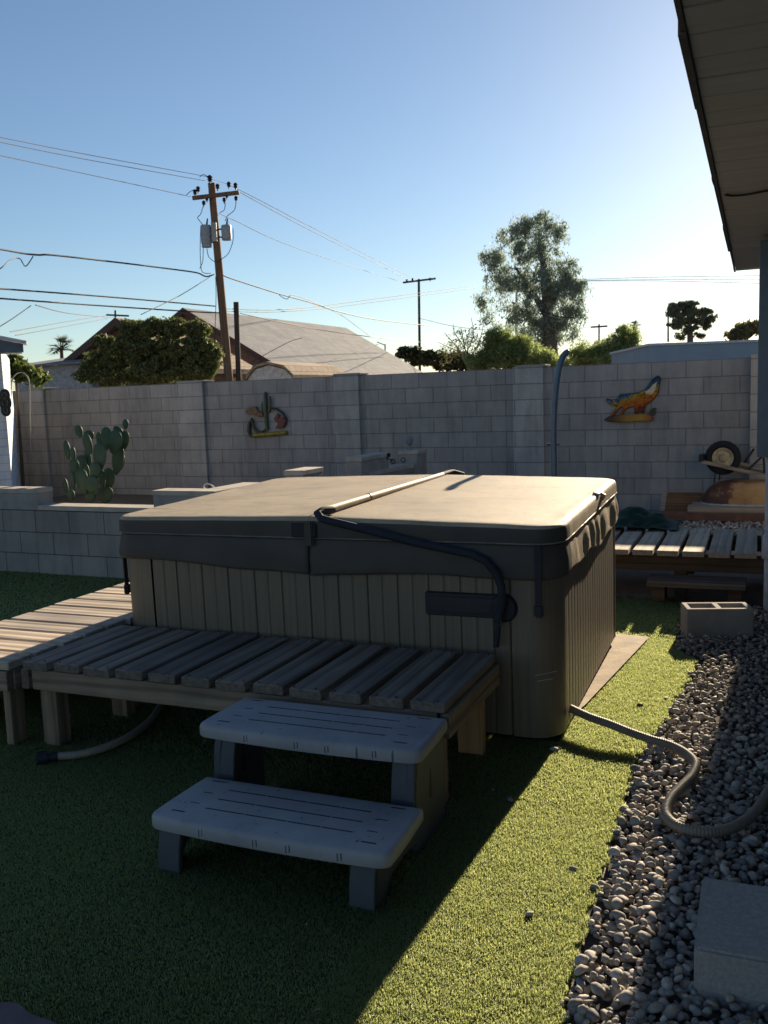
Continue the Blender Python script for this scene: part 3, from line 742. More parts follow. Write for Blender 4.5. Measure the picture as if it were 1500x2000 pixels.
for sx in (-1, 1):
    # side panel profile in (v,z): lower tread support, then taller rear part with curved front
    prof = [(-0.335, 0.0), (-0.325, 0.09), (-0.305, 0.15), (-0.30, 0.158), (0.02, 0.158), (0.022, 0.20), (0.03, 0.28), (0.045, 0.335), (0.335, 0.335), (0.335, 0.0), (0.06, 0.0), (0.03, 0.05), (-0.08, 0.06), (-0.2, 0.05), (-0.245, 0.0)]
    x0 = 0.008 + sx * 0.378
    mb = MB(); mb.prism(prof, 0.03, 'x', x0 - 0.015)
    sp_o = mb.build("side_panel", LEGP, step, bevel=0.004)
    # flared front flanges of each level
    for (fv, z0, z1) in ((-0.335, 0.0, 0.158), (0.022, 0.158, 0.335)):
        n = 8; A_ = []; B2 = []
        for k in range(n + 1):
            t = k / n; z = z0 + (z1 - z0) * t; yy = fv + 0.03 * t ** 2.2
            A_.append((yy, z)); B2.append((yy + 0.022, z))
        mb = MB(); mb.prism(A_ + B2[::-1], 0.085, 'x', x0 - (0.07 if sx > 0 else 0.015))
        mb.build("flange", LEGP, sp_o, bevel=0.003)
    dr = [(0.17 + 0.018 * math.sin(t) * (1 if t < math.pi else 1), 0.17 + 0.0) for t in (0,)]
    tear = []
    for k in range(20):
        t = 2 * math.pi * k / 20; yy = 0.185 + 0.017 * math.sin(t) * math.sin(t / 2) ** 1.5; zz = 0.20 + 0.055 * math.cos(t)
        tear.append((yy, zz))
    MB().prism(tear, 0.033, 'x', x0 - 0.0165).build("handle_hole", DARKMETAL, sp_o)


# ------------------------------------------------------------------ walls
def wlthing(name, label, cat, x=0, y=0, z=0, rz=0): return thing(name, label, cat, PW + WX * x + WY * y + Vector((0, 0, z)), -YW + rz)
BW = 0.4064
wall = wlthing("block_wall", "long grey concrete block boundary wall with pilasters across the back of the yard", "wall")
pil = [(-22.3, -21.45), (-14.84, -13.68), (-8.28, -7.25), (-1.78, -0.80)]
xs = [(-25.0, -21.45 - .0), ]
def cmu_mat(shift, zo): return blocks("concrete_block_face", (0.308, 0.293, 0.290), (0.351, 0.337, 0.330), (0.200, 0.193, 0.190), shift=(shift, 0, 0), zoff=zo)
ZOFF = 0.2032 * 10 - WTOP
bounds = [(-24.2, -22.3), (-21.45, -14.84), (-13.68, -8.28), (-7.25, -1.78), (-0.80, 5.3)]
offs = [-20.68, -20.68, -13.04, -6.55, 0.0]
for (a, b), of in zip(bounds, offs):
    m = cmu_mat(-(of % 1.0) * BW + 40 * BW + (0.5 * BW), ZOFF)
    MB().box(a * BW, b * BW, 0, 0.2, -0.05, WTOP).build("wall_panel", m, wall)
for a, b in pil:
    MB().box(a * BW, b * BW, -0.055, 0.26, -0.05, WTOP + 0.012).build("pilaster", blocks("pilaster_face", (0.373, 0.358, 0.353), (0.421, 0.406, 0.398), (0.227, 0.220, 0.216), w=2.0, shift=(30 - a * BW + .03, 0, 0), zoff=ZOFF), wall)
    MB().box(a * BW + .03, b * BW + 0.03, -0.05, 0.24, WTOP + 0.0125, WTOP + 0.035).build("pilaster_cap", CONC, wall, bevel=0.004)
rw = wlthing("block_wall", "short grey block return wall at the right end of the yard beside the cabinet", "wall", 5.3 * BW, 0)
MB().box(0.002, 0.42, -0.20, 0.2, -0.05, WTOP + 0.03).build("pilaster", CMU_PIER, rw)
MB().box(0.421, 4.0, 0, 0.2, -0.05, WTOP).build("wall_panel", CMU, rw)
lw = wlthing("block_wall", "dark shaded block return wall beside the white brick building", "wall", -24.2 * BW, -2.2)
MB().box(-0.6, 0.30, 0.0, 2.19, -0.05, WTOP + 0.02).build("wall_panel", CMU, lw)

# low planter walls with caps (world line found from their feet)
LQ = at_z(5, 1118, 0); LD = (at_z(225, 1132, 0) - LQ); LD.z = 0; LD.normalize(); LN = Vector((-LD.y, LD.x, 0))
LA = math.atan2(LD.y, LD.x)
def lpt(x, y): 
    d = at_plane(x, y, LQ, LN) - LQ; return Vector((d.dot(LD), 0, d.z + 0))
xl = lpt(72, 970).x; xm = lpt(300, 990).x; xe = lpt(419, 960).x
low = thing("planter_wall", "low grey block planter wall with sunlit flat cap behind the lawn", "wall", LQ, LA)
MB().box(-4.0, xe, 0, 0.2, -0.05, 0.612).build("wall_course", blocks("planter_block", (0.280, 0.252, 0.236), (0.317, 0.285, 0.266), (0.084, 0.075, 0.071), ms=0.004, shift=(20.05, 0, 0), zoff=0.0, bump=0.7), low)
MB().box(xl + .003, xm - .003, -0.008, 0.208, 0.6125, 0.655).build("cap", CONC_L, low, bevel=0.003)
for a, b in ((-4.0, xl), (xm, xe)):
    pb = MB().box(a, b, 0, 0.2, 0.6125, 0.765).build("raised_block", CONC, low, bevel=0.003)
    MB().box(a - .005, b + .006, -0.006, 0.206, 0.7655, 0.808).build("cap", CONC_L, pb, bevel=0.003)
MB().box(xe - 0.2, xe, 0.2, 2.9, -0.05, 0.612).build("wall_course", CMU_LOW, low)
pb = MB().box(xe - 0.2, xe, 0.201, 0.75, 0.6125, 0.765).build("raised_block", CONC, low, bevel=0.003)
MB().box(xe - .205, xe + .005, 0.207, 0.755, 0.7655, 0.808).build("cap", CONC_L, pb, bevel=0.003)
# second pier on the side wall
ks = MB()
P2 = at_plane(592, 931, LQ + LD * xe, LD); d = P2 - LQ; y2 = d.dot(LN)
pr2 = thing("block_pier", "sunlit square block pier with cap just behind the hot tub cover", "pier", LQ + LD * xe + LN * y2, LA)
MB().box(-0.21, 0.0, 0, 0.42, -0.05, 0.80).build("pier", CONC, pr2, bevel=0.004)
MB().box(-0.215, 0.006, -0.006, 0.426, 0.8005, 0.85).build("cap", CONC_L, pr2, bevel=0.004)
# soil in the planter
sheet("planter_soil", [LQ + LD * -4 + LN * .19, LQ + LD * (xe - .19) + LN * .19, LQ + LD * (xe - .19) + LN * 6, LQ + LD * -4 + LN * 6], 0.12, simple("planter_soil", (0.12, 0.095, 0.075), 0.95, scale=20, bump=0.6))
# shaded planter piers near the back wall
def wp_box(name, x0, x1, ytop, off, w, label, zbot=-0.05):
    a, b = wpt(x0, ytop, off), wpt(x1, ytop, off)
    t = thing(name, label, "pier", PW + WX * a.x + WY * off, -YW)
    MB().box(0, b.x - a.x, 0, w, zbot, a.z - 0.05).build("pier", CONC, t, bevel=0.004)
    MB().box(-0.01, b.x - a.x + 0.01, -0.01, w + 0.01, a.z - 0.0495, a.z).build("cap", CONC_L, t, bevel=0.004)
    return a, b
wp_box("block_pier", 677, 705, 893, -2.6, 0.75, "shaded block pier left of the little iron figurines")
wp_box("block_pier", 779, 815, 880, -1.3, 0.3, "farthest shaded pier carrying a small lantern by the back wall")
a_, b_ = wpt(705, 922, -2.45), wpt(800, 906, -1.2)
rail = thing("planter_wall", "shaded low wall topped by small iron figurines near the back wall", "wall", PW + WX * a_.x + WY * -2.45, -YW)
dl = Vector((b_.x - a_.x, 1.25, 0))
ang = math.atan2(dl.y, dl.x); mz = Matrix.Rotation(ang, 4, 'Z')
MB().box(0, dl.length, -0.1, 0.1, -0.05, a_.z - .045, mz).build("wall_course", CMU_LOW, rail)
MB().box(0, dl.length, -0.11, 0.11, a_.z - 0.0445, a_.z, mz).build("cap", CONC_L, rail)

# ------------------------------------------------------------------ prickly pear
cac = thing("prickly_pear", "dark green prickly pear cactus growing behind the low planter wall", "cactus", LQ + LD * lpt(190, 985).x + LN * 1.0, LA)
C0 = LQ + LN * 1.0
def cpt(cx, cy, off=0.0):
    d = at_plane(cx / 4.286, 720 + cy / 4.286, C0 + LN * off, LN) - C0; return Vector((d.dot(LD) - lpt(190, 985).x, off, d.z))
PADM = NT("cactus_pad"); v = PADM.obj()
vo = PADM.n('ShaderNodeTexVoronoi'); vo.inputs['Scale'].default_value = 30; PADM.l(v, vo.inputs['Vector'])
c = PADM.ramp(PADM.noise(v, 6, 4), [(0.3, (0.028, 0.06, 0.034)), (0.7, (0.06, 0.10, 0.055))])
c = PADM.mix(1.0, c, PADM.ramp(vo.outputs['Distance'], [(0.0, (2.6, 2.3, 1.7)), (0.09, (1, 1, 1))]), 'MULTIPLY'); PADM.col(c); PADM.b.inputs['Roughness'].default_value = 0.55
pads = [(660, 525, 27, 45, -15, 0), (735, 632, 50, 72, -18, -.05), (745, 565, 34, 42, 0, .1), (562, 682, 32, 72, -8, 0.1), (610, 715, 25, 52, 0, 0), (620, 815, 38, 50, 4, 0), (685, 790, 42, 58, 0, .12), (740, 770, 30, 110, -4, .15), (835, 735, 68, 95, 6, -.1), (890, 585, 46, 80, 5, 0), (960, 615, 50, 84, 18, -.03), (1045, 600, 34, 68, 12, .06), (1050, 467, 23, 36, 8, .05), (985, 760, 58, 110, 14, .03), (1018, 785, 28, 60, 18, .1), (800, 850, 38, 56, 0, -.14), (690, 945, 55, 92, -8, -.12), (770, 968, 54, 60, 8, -.16), (550, 985, 22, 58, -6, .05), (610, 925, 20, 80, -6, 0), (910, 920, 42, 75, 6, .04), (855, 930, 32, 70, 0, -.04), (755, 1070, 36, 45, 0, -.1), (880, 1055, 52, 62, 4, 0), (595, 1060, 28, 40, -10, 0), (985, 520, 40, 30, 20, .05), (830, 590, 22, 50, 0, .08), (720, 900, 30, 90, 0, .05)]
K4 = 9.6 / FPX / 4.286 * 1.2
for i, (cx, cy, rx, ry, tl, off) in enumerate(pads):
    p = cpt(cx, cy, off * 1.6); rr = random.Random(i)
    m = Matrix.Rotation(rad(tl), 3, 'Y') @ Matrix.Rotation(rad(rr.uniform(-25, 25)), 3, 'Z')
    mb = MB(); vs = []; fs = []
    mb.ellip((0, 0, 0), rx * K4 * 1.05, 0.022, ry * K4, None, 22, 14)
    mb.v = [tuple(m @ Vector((x * (1 + 0.22 * z / (ry * K4)), y, z)) + p) for x, y, z in mb.v]
    mb.build("pad", PADM.m, cac, smooth=60)

# ------------------------------------------------------------------ wall art
def wart(name, label, cat, px, py, off=-0.03):
    p = wpt(px, py, off); return thing(name, label, cat, PW + WX * p.x + WY * off + Vector((0, 0, p.z)), -YW), p
def artpoly(pts, sx, sy, sc, p, off=-0.03):
    out = []
    for x, y in pts:
        q = wpt(sx + x / sc, sy + y / sc, off); out.append((q.x - p.x, q.z - p.z))
    return out
def slabpoly(name, poly, mat, parent, y0=0.0, th=0.012, bev=0.006):
    """flat cut-out with a raised, slightly domed face"""
    mb = MB(); mb.prism(poly, th, 'y', y0); return mb.build(name, mat, parent, bevel=bev * 0.4)
coy, p = wart("wall_art", "orange and blue metal wolf silhouette hung on the block wall", "wall art", 1237, 790)
km = NT("painted_wolf"); v = km.obj(); sx = km.n('ShaderNodeSeparateXYZ'); km.l(v, sx.inputs[0])
nz = km.noise(km.obj((1, 1, 1)), 14, 4)
mm = km.n('ShaderNodeMath', operation='MULTIPLY_ADD'); km.l(nz, mm.inputs[0]); mm.inputs[1].default_value = 0.35; 
m2 = km.n('ShaderNodeMath', operation='MULTIPLY_ADD'); km.l(sx.outputs[2], m2.inputs[0]); m2.inputs[1].default_value = 2.2; m2.inputs[2].default_value = 0.28; km.l(m2.outputs[0], mm.inputs[2])
m3 = km.n('ShaderNodeMath', operation='MULTIPLY_ADD'); km.l(sx.outputs[0], m3.inputs[0]); m3.inputs[1].default_value = -0.75; km.l(mm.outputs[0], m3.inputs[2])
c = km.ramp(m3.outputs[0], [(0.20, (0.12, 0.016, 0.005)), (0.38, (0.36, 0.065, 0.006)), (0.56, (0.42, 0.15, 0.01)), (0.68, (0.34, 0.22, 0.03)), (0.77, (0.03, 0.09, 0.17)), (0.95, (0.015, 0.03, 0.06))])
vo = km.n('ShaderNodeTexVoronoi', feature='DISTANCE_TO_EDGE'); vo.inputs['Scale'].default_value = 13; km.l(v, vo.inputs['Vector'])
c = km.mix(1.0, c, km.ramp(vo.outputs['Distance'], [(0.015, (0.25, 0.2, 0.2)), (0.06, (1, 1, 1))]), 'MULTIPLY')
km.col(c); km.b.inputs['Roughness'].default_value = 0.45; km.b.inputs['Specular IOR Level'].default_value = 0.15
RIM = simple("dark_rust_rim", (0.022, 0.009, 0.006), 0.4, bump=0)
wolf = [(553, 62), (574, 86), (562, 135), (552, 205), (522, 252), (482, 287), (442, 318), (428, 380), (408, 380), (404, 328), (386, 332), (384, 385), (352, 385), (356, 326), (320, 324), (272, 350), (238, 402), (222, 402), (258, 344), (238, 325), (205, 352), (160, 412), (140, 412), (172, 368), (213, 312), (185, 318), (148, 312), (116, 286), (108, 256), (150, 272), (205, 265), (225, 225), (300, 216), (380, 208), (440, 184), (470, 148), (502, 98), (530, 74)]
def grow(poly, k):
    n = len(poly); out = []
    ar = sum(poly[i][0] * poly[(i + 1) % n][1] - poly[(i + 1) % n][0] * poly[i][1] for i in range(n)); sg = 1 if ar > 0 else -1
    for i in range(n):
        a, b, c_ = Vector(poly[i - 1]), Vector(poly[i]), Vector(poly[(i + 1) % n])
        t = ((b - a).normalized() + (c_ - b).normalized())
        t = t.normalized() if t.length > 1e-4 else Vector((1, 0)); out.append((b.x + sg * t.y * k, b.y - sg * t.x * k))
    return out
bp = artpoly(wolf, 1160, 720, 4.412, p)
slabpoly("body", bp, km.m, coy, -0.012, 0.014); slabpoly("rim", grow(bp, 0.006), RIM, coy, 0.003, 0.012)
nk = artpoly([(545, 110), (530, 180), (500, 225), (455, 215), (440, 200), (480, 175), (510, 140)], 1160, 720, 4.412, p)
slabpoly("chest_patch", nk, simple("cream_paint", (0.55, 0.46, 0.28), 0.35, bump=0), coy, -0.015, 0.002, 0.001)
klog = NT("painted_log"); v = klog.obj(); sx = klog.n('ShaderNodeSeparateXYZ'); klog.l(v, sx.inputs[0])
lm = klog.n('ShaderNodeMapRange'); klog.l(sx.outputs[0], lm.inputs[0]); lm.inputs[1].default_value = -0.24; lm.inputs[2].default_value = 0.24
klog.col(klog.ramp(lm.outputs[0], [(0.0, (0.05, 0.012, 0.006)), (0.35, (0.26, 0.13, 0.012)), (0.7, (0.36, 0.17, 0.012)), (1.0, (0.2, 0.03, 0.01))])); klog.b.inputs['Roughness'].default_value = 0.3
lg = [(90, 438), (130, 412), (200, 398), (300, 395), (420, 388), (495, 398), (515, 425), (500, 455), (420, 452), (300, 460), (220, 462), (110, 455)]
slabpoly("log", artpoly(lg, 1160, 720, 4.412, p), klog.m, coy, -0.022, 0.036, 0.02)
slabpoly("bird", artpoly([(478, 385), (488, 355), (505, 345), (520, 335), (542, 342), (530, 360), (535, 385), (515, 405), (492, 402)], 1160, 720, 4.412, p), simple("dark_olive_paint", (0.03, 0.027, 0.01), 0.4, bump=0), coy, -0.012, 0.014)

car, p = wart("wall_art", "green cactus and gourd metal sculpture hung on the block wall", "wall art", 520, 810)
def ap(x, y, o=0.0): q = artpoly([(x, y)], 450, 740, 3.75, p)[0]; return Vector((q[0], o, q[1]))
SAG = simple("green_enamel", (0.06, 0.075, 0.042), 0.35, var=0.4, scale=30, bump=0.1)
LOGY = simple("yellow_enamel", (0.25, 0.18, 0.035), 0.4, var=0.5, scale=18, bump=0)
MB().tube([ap(270, 375), ap(262, 300), ap(257, 200), ap(256, 110), ap(257, 92)], [.026, .028, .029, .027, .008], 12).tube([ap(262, 250), ap(292, 235, -.01), ap(294, 190, -.01), ap(292, 135, -.01), ap(292, 125, -.01)], [.013, .017, .018, .016, .005], 10).tube([ap(255, 265), ap(235, 250, -.01), ap(232, 200, -.01), ap(232, 165)], [.013, .015, .013, .004], 10).build("saguaro", SAG, car, smooth=50)
MB().tube([ap(165, 415), ap(240, 408, -.01), ap(330, 402, -.01), ap(412, 393)], [.03, .034, .034, .032], 12).build("log", LOGY, car, smooth=50)
MB().tube([ap(150, 425), ap(132, 380), ap(140, 330), ap(155, 295), ap(170, 340, -.01), ap(185, 375, -.01), ap(215, 395, -.01), ap(250, 380, -.01), ap(272, 350)], [.02, .025, .03, .024, .018, .022, .024, .018, .01], 10).build("gourd_vine", simple("olive_enamel", (0.065, 0.058, 0.03), 0.35, var=0.5, scale=25), car, smooth=50)
slabpoly("leaf", artpoly([(108, 235), (150, 205), (185, 200), (200, 230), (245, 265), (215, 282), (165, 262), (120, 255)], 450, 740, 3.75, p), simple("rust_orange_enamel", (0.11, 0.05, 0.025), 0.35, var=.5, scale=30), car, -0.012, 0.02)
MB().tube([ap(300, 215), ap(340, 220, -.01), ap(385, 250, -.01), ap(408, 290), ap(405, 330), ap(385, 360)], [.012, .018, .02, .018, .014, .008], 8).build("tail_feather", simple("dark_enamel", (0.03, 0.03, 0.035), 0.4), car, smooth=50)
slabpoly("bird", artpoly([(320, 295), (345, 250), (362, 265), (350, 290), (385, 280), (405, 300), (395, 345), (365, 365), (330, 362), (352, 330)], 450, 740, 3.75, p), simple("crimson_enamel", (0.11, 0.012, 0.02), 0.35, var=.4, scale=30), car, -0.014, 0.02)
# ------------------------------------------------------------------ rear deck, step, block, right-hand clutter
ZR = 0.36
DKW = wood('shaded_rail_wood', 'x', (0.07, 0.054, 0.042), (0.12, 0.095, 0.074))  # rail wood darkened to stand for the deep shade under the walkway
ra = zplane(1200, 1074, ZR); rb = zplane(1475, 1080, ZR); vF = (ra.y + rb.y) / 2
rdk = thing("wooden_deck", "short plank walkway behind the hot tub, half in the wall's shade", "deck", T(0.2, vF, 0), -YT)
mb = MB(); board_row(mb, 12, -1.34, 0.78, 0.0, 1.15, ZR - 0.04, ZR, 'y', 21, 0.17, 0.01)
mb.build("boards", wood("pale_planks", 'y', (0.42, 0.345, 0.265), (0.60, 0.50, 0.39), 0.25), rdk, bevel=0.004)
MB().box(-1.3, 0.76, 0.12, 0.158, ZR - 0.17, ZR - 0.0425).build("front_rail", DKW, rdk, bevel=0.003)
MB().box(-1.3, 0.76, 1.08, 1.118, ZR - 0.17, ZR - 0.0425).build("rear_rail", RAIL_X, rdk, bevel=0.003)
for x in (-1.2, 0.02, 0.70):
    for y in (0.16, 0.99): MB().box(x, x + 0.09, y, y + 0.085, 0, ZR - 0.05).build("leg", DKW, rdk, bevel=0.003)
sa = zplane(1263, 1135, 0.17); sb = zplane(1457, 1145, 0.17)
stp = thing("wooden_step", "single thick wooden step in the shade below the rear walkway", "step", T((sa.x + sb.x) / 2, sa.y, 0), -YT)
hw = (sb.x - sa.x) / 2
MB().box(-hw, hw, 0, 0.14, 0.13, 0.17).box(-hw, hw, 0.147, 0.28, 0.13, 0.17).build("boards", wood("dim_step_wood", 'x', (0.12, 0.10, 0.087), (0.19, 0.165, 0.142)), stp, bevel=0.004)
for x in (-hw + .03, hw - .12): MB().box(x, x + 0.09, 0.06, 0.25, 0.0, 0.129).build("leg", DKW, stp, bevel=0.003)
# hollow concrete block
cb0, cb1 = zplane(1336, 1252, 0.0), zplane(1476, 1246, 0.0)
cin = thing("cinder_block", "two cell concrete block standing upright on the gravel by the walkway", "concrete block", T((cb0.x + cb1.x) / 2, cb0.y + 0.09, 0.0), rad(-7))
mb = MB(); L, W_, H_ = 0.395, 0.19, 0.19
ox = [-L / 2, -L / 2 + .035, -0.02, 0.02, L / 2 - .035, L / 2]; oy = [0, 0.035, W_ - .035, W_]
for i in range(5):
    for j in range(3):
        if j == 1 and i in (1, 3): continue
        mb.box(ox[i], ox[i + 1], oy[j], oy[j + 1], 0.0, H_)
me = mb.build("block_body", CONC, cin)
bm = bmesh.new(); bm.from_mesh(me.data); bmesh.ops.remove_doubles(bm, verts=bm.verts, dist=1e-5)
dup = {}
for f in bm.faces:
    dup.setdefault(tuple(sorted(v_.index for v_ in f.verts)), []).append(f)
bmesh.ops.delete(bm, geom=[f for fs in dup.values() if len(fs) > 1 for f in fs], context='FACES')
bmesh.ops.recalc_face_normals(bm, faces=bm.faces)
bmesh.ops.bevel(bm, geom=[e for e in bm.edges if len(e.link_faces) == 2 and e.calc_face_angle(0) > .6], offset=0.005, segments=1, affect='EDGES'); bm.to_mesh(me.data); bm.free()
# concrete step by the house door
cs = thing("concrete_step", "rough square concrete step beside the gravel in the bottom right corner", "step", T(0.652, -1.585, 0), -YT)
MB().box(0, 0.9, 0, 0.365, -0.02, 0.15).build("step_body", simple("speckled_concrete", (0.38, 0.355, 0.335), 0.92, var=0.2, scale=90, bump=0.8), cs, bevel=0.008, seg=2)
# paving and edging at the back right
pz = 0.004
sheet("paving", [wl_p for wl_p in (PW + WX * -0.6 + WY * -1.9, PW + WX * 1.02 + WY * -1.9, PW + WX * 1.02 + WY * -0.75, PW + WX * -0.6 + WY * -0.75)], pz, CONC)
e0 = at_z(1376, 1031, 0); e1 = at_z(1384, 1004, 0); 
BRK = simple("reddish_timber", (0.16, 0.08, 0.055), 0.8, scale=10)
ed = thing("timber_edging", "short reddish timber edging beside the pale paving slab", "edging", PW + WX * 1.03 + WY * -1.9, -YW)
MB().box(0, 0.09, 0, 1.15, 0, 0.09).build("timber", BRK, ed, bevel=0.006)
ed = thing("timber_edging", "long reddish timber edging on the ground below the wheelbarrow", "edging", PW + WX * -0.2 + WY * -0.74, -YW)
MB().box(0, 3.2, 0, 0.09, 0, 0.10).build("timber", BRK, ed, bevel=0.006)
r2 = np.random.default_rng(44); pts = []
for _ in range(900):
    p = PW + WX * r2.uniform(1.14, 2.5) + WY * r2.uniform(-2.0, -0.76); pts.append((p.x, p.y, 0.0))
for _ in range(350):
    p = PW + WX * r2.uniform(-0.9, 2.5) + WY * r2.uniform(-0.64, -0.03); pts.append((p.x, p.y, 0.0))
Va, Fa = scatter(pts, 0.014, 0.032, 1, 71); o = np_mesh("gravel", Va, Fa, PEB, smooth=True); tag(o, kind='stuff')
# tarp crumpled on the walkway
tz = ZR
tp0 = zplane(1190, 1030, ZR)
tarp = thing("tarp", "crumpled dark green tarp heaped at the back of the walkway", "tarp", T(0.02, vF + 1.10, 0.0), -YT)
n = 40; V_ = []; F_ = []
for i in range(n):
    for j in range(n):
        x = -0.62 + 0.78 * i / (n - 1); y = -0.18 + 0.62 * j / (n - 1)
        pk = 0.16 * math.exp(-((x + 0.22) / 0.17) ** 2 - ((y - .12) / 0.2) ** 2) + 0.09 * math.exp(-((x - 0.0) / 0.09) ** 2 - ((y - .05) / 0.15) ** 2)
        z = ZR + 0.012 + pk + 0.03 * abs(noise.noise(Vector((x * 7, y * 7, 1)))) + 0.015 * noise.noise(Vector((x * 17, y * 17, 4)))
        ex = 0.05 * noise.noise(Vector((y * 6, 2, 0)))
        V_.append((x + ex, y + 0.05 * noise.noise(Vector((x * 6, 7, 0))), z))
F_ = [(i * n + j, (i + 1) * n + j, (i + 1) * n + j + 1, i * n + j + 1) for i in range(n - 1) for j in range(n - 1)]
mb = MB(); mb.add(V_, F_); o = mb.build("sheet", simple("green_tarp", (0.010, 0.034, 0.021), 0.6, bump=0.05, spec=0.2), tarp, smooth=70)
sol = o.modifiers.new("thick", 'SOLIDIFY'); sol.thickness = 0.002
# framed panel lying against the wall
pn = thing("framed_panel", "brown slatted wooden panel in a pale frame leaning low against the block wall", "panel", PW + WX * wpt(1297, 998, -0.5).x + WY * -0.52, -YW)
lean = Matrix.Rotation(rad(-48), 4, 'X')
MB().box(0, 0.42, 0, 0.02, 0.0, 0.40, lean).build("slatted_panel", wood("brown_panel", 'x', (0.14, 0.072, 0.036), (0.23, 0.125, 0.062)), pn)
MB().box(-0.06, 0.0, -.006, 0.03, -0.03, 0.42, lean).box(0.42, 0.7, -.006, 0.03, -0.03, 0.42, lean).box(0, 0.42, -.006, 0.03, -0.03, 0.0, lean).box(0, .42, -.006, .03, .40, .42, lean).build("frame", wood("pale_frame", 'x', (0.28, 0.23, 0.18), (0.38, 0.31, 0.25)), pn)

# wheelbarrow, upside down
WO = -0.36
def wbp(x, y, off=0.0):
    q = wpt(1160 + x / 4.412, 720 + y / 4.412, WO + off); return Vector((q.x - wb0.x, off, q.z - wb0.z))
wb0 = wpt(1430, 985, WO)
wb = thing("wheelbarrow", "rusty wheelbarrow turned upside down with its black wheel in the air", "wheelbarrow", PW + WX * wb0.x + WY * WO + Vector((0, 0, wb0.z)), -YW)
lum = thing("lumber_stack", "flat stack of pale boards under the overturned wheelbarrow", "lumber", PW + WX * (wb0.x - 0.46) + WY * WO, -YW)
LWD = wood("pale_lumber", 'x', (0.28, 0.225, 0.175), (0.40, 0.33, 0.26))
for k_ in range(4): MB().box(0.03 * k_ % 0.05, 1.5, -0.36 + 0.17 * k_, -0.20 + 0.17 * k_, 0.0, max(0.03, wb0.z + 0.02)).build("board", LWD, lum, bevel=0.004)
kr = NT("rusted_paint"); v = kr.obj()
f = kr.noise(v, 5, 7, 0.7); sxz = kr.n('ShaderNodeSeparateXYZ'); kr.l(v, sxz.inputs[0])
mr = kr.n('ShaderNodeMath', operation='MULTIPLY_ADD'); kr.l(sxz.outputs[0], mr.inputs[0]); mr.inputs[1].default_value = 0.55; kr.l(f, mr.inputs[2])
kr.col(kr.ramp(mr.outputs[0], [(0.36, (0.10, 0.038, 0.024)), (0.47, (0.15, 0.065, 0.035)), (0.53, (0.40, 0.205, 0.075)), (0.75, (0.54, 0.31, 0.125))])); kr.b.inputs['Roughness'].default_value = 0.6; kr.bump(f, 0.3, 0.006)
rings = []
for t in range(9):
    k = t / 8; z = 0.03 + 0.25 * math.sin(k * math.pi / 2)
    sx_ = 0.50 * (1 - 0.42 * k ** 2.2); sy_ = 0.33 * (1 - 0.45 * k ** 2.2)
    rings.append([Vector((0.16 + 0.10 * k + sx_ * math.copysign(abs(math.cos(a)) ** .75, math.cos(a)), sy_ * math.copysign(abs(math.sin(a)) ** .75, math.sin(a)), z)) for a in [2 * math.pi * q / 36 for q in range(36)]])
MB().loft(rings, True, False, True).build("tray", kr.m, wb, smooth=50)
MB().tube([rings[0][k % 36] + Vector((0, 0, -0.004)) for k in range(37)], 0.013, 8, False).build("rim", GALV, wb, smooth=60)
wc = wbp(1112, 768, -0.05)
tyre_m = Matrix.Translation(wc) @ Matrix.Rotation(rad(90), 4, 'X') 
wh = MB().lathe([(0.115 + 0.042 * 1.0 + 0.042 * math.cos(a), 0.042 * math.sin(a)) for a in [2 * math.pi * k / 12 for k in range(13)]], 36, tyre_m).build("wheel", simple("tyre_rubber", (0.016, 0.017, 0.02), 0.8), wb, smooth=60)
MB().lathe([(0.0, 0.035), (0.035, 0.033), (0.05, 0.014), (0.085, 0.010), (0.10, 0.026), (0.118, 0.03), (0.118, -0.03), (0.0, -0.03)], 30, tyre_m).build("wheel_rim", simple("worn_cream_rim", (0.42, 0.32, 0.19), 0.5, var=.4, scale=20), wh, smooth=30)
for dy in (-0.15, 0.07):
    h0, h1 = wbp(925, 800, dy), wbp(1500, 930, dy)
    if dy > 0: h0 = wbp(1180, 800, dy); h1 = wbp(1520, 880, dy)
    d = (h1 - h0); L = d.length; m = Matrix.Translation(h0) @ d.to_track_quat('X', 'Z').to_matrix().to_4x4()
    MB().box(0, L + 0.5, -0.02, 0.02, -0.02, 0.02, m).build("handle", wood("handle_wood", 'x', (0.27, 0.21, 0.15), (0.40, 0.32, 0.235)), wb, bevel=0.004)
MB().tube([wbp(1335, 865, -.1), wbp(1440, 765, -.1), wbp(1462, 768, -.1), wbp(1470, 900, -.1)], 0.012, 8).build('leg_brace', DARKMETAL, wb, smooth=50)
for pl_, r__ in (([wbp(1295, 810, .1), wbp(1380, 690, .1)], .012), ([wbp(1082, 880, -.08), wbp(1080, 960, -.05)], .007), ([wbp(1045, 900, .05), wbp(1035, 1000, .05)], .007)): MB().tube(pl_, r__, 8).build('leg_brace', DARKMETAL, wb, smooth=50)
MB().box(-0.03, 0.02, -0.02, 0.2, -0.03, 0.045, Matrix.Translation(wbp(928, 775, -.16))).build("nose_guard", DARKMETAL, wb, bevel=0.004)

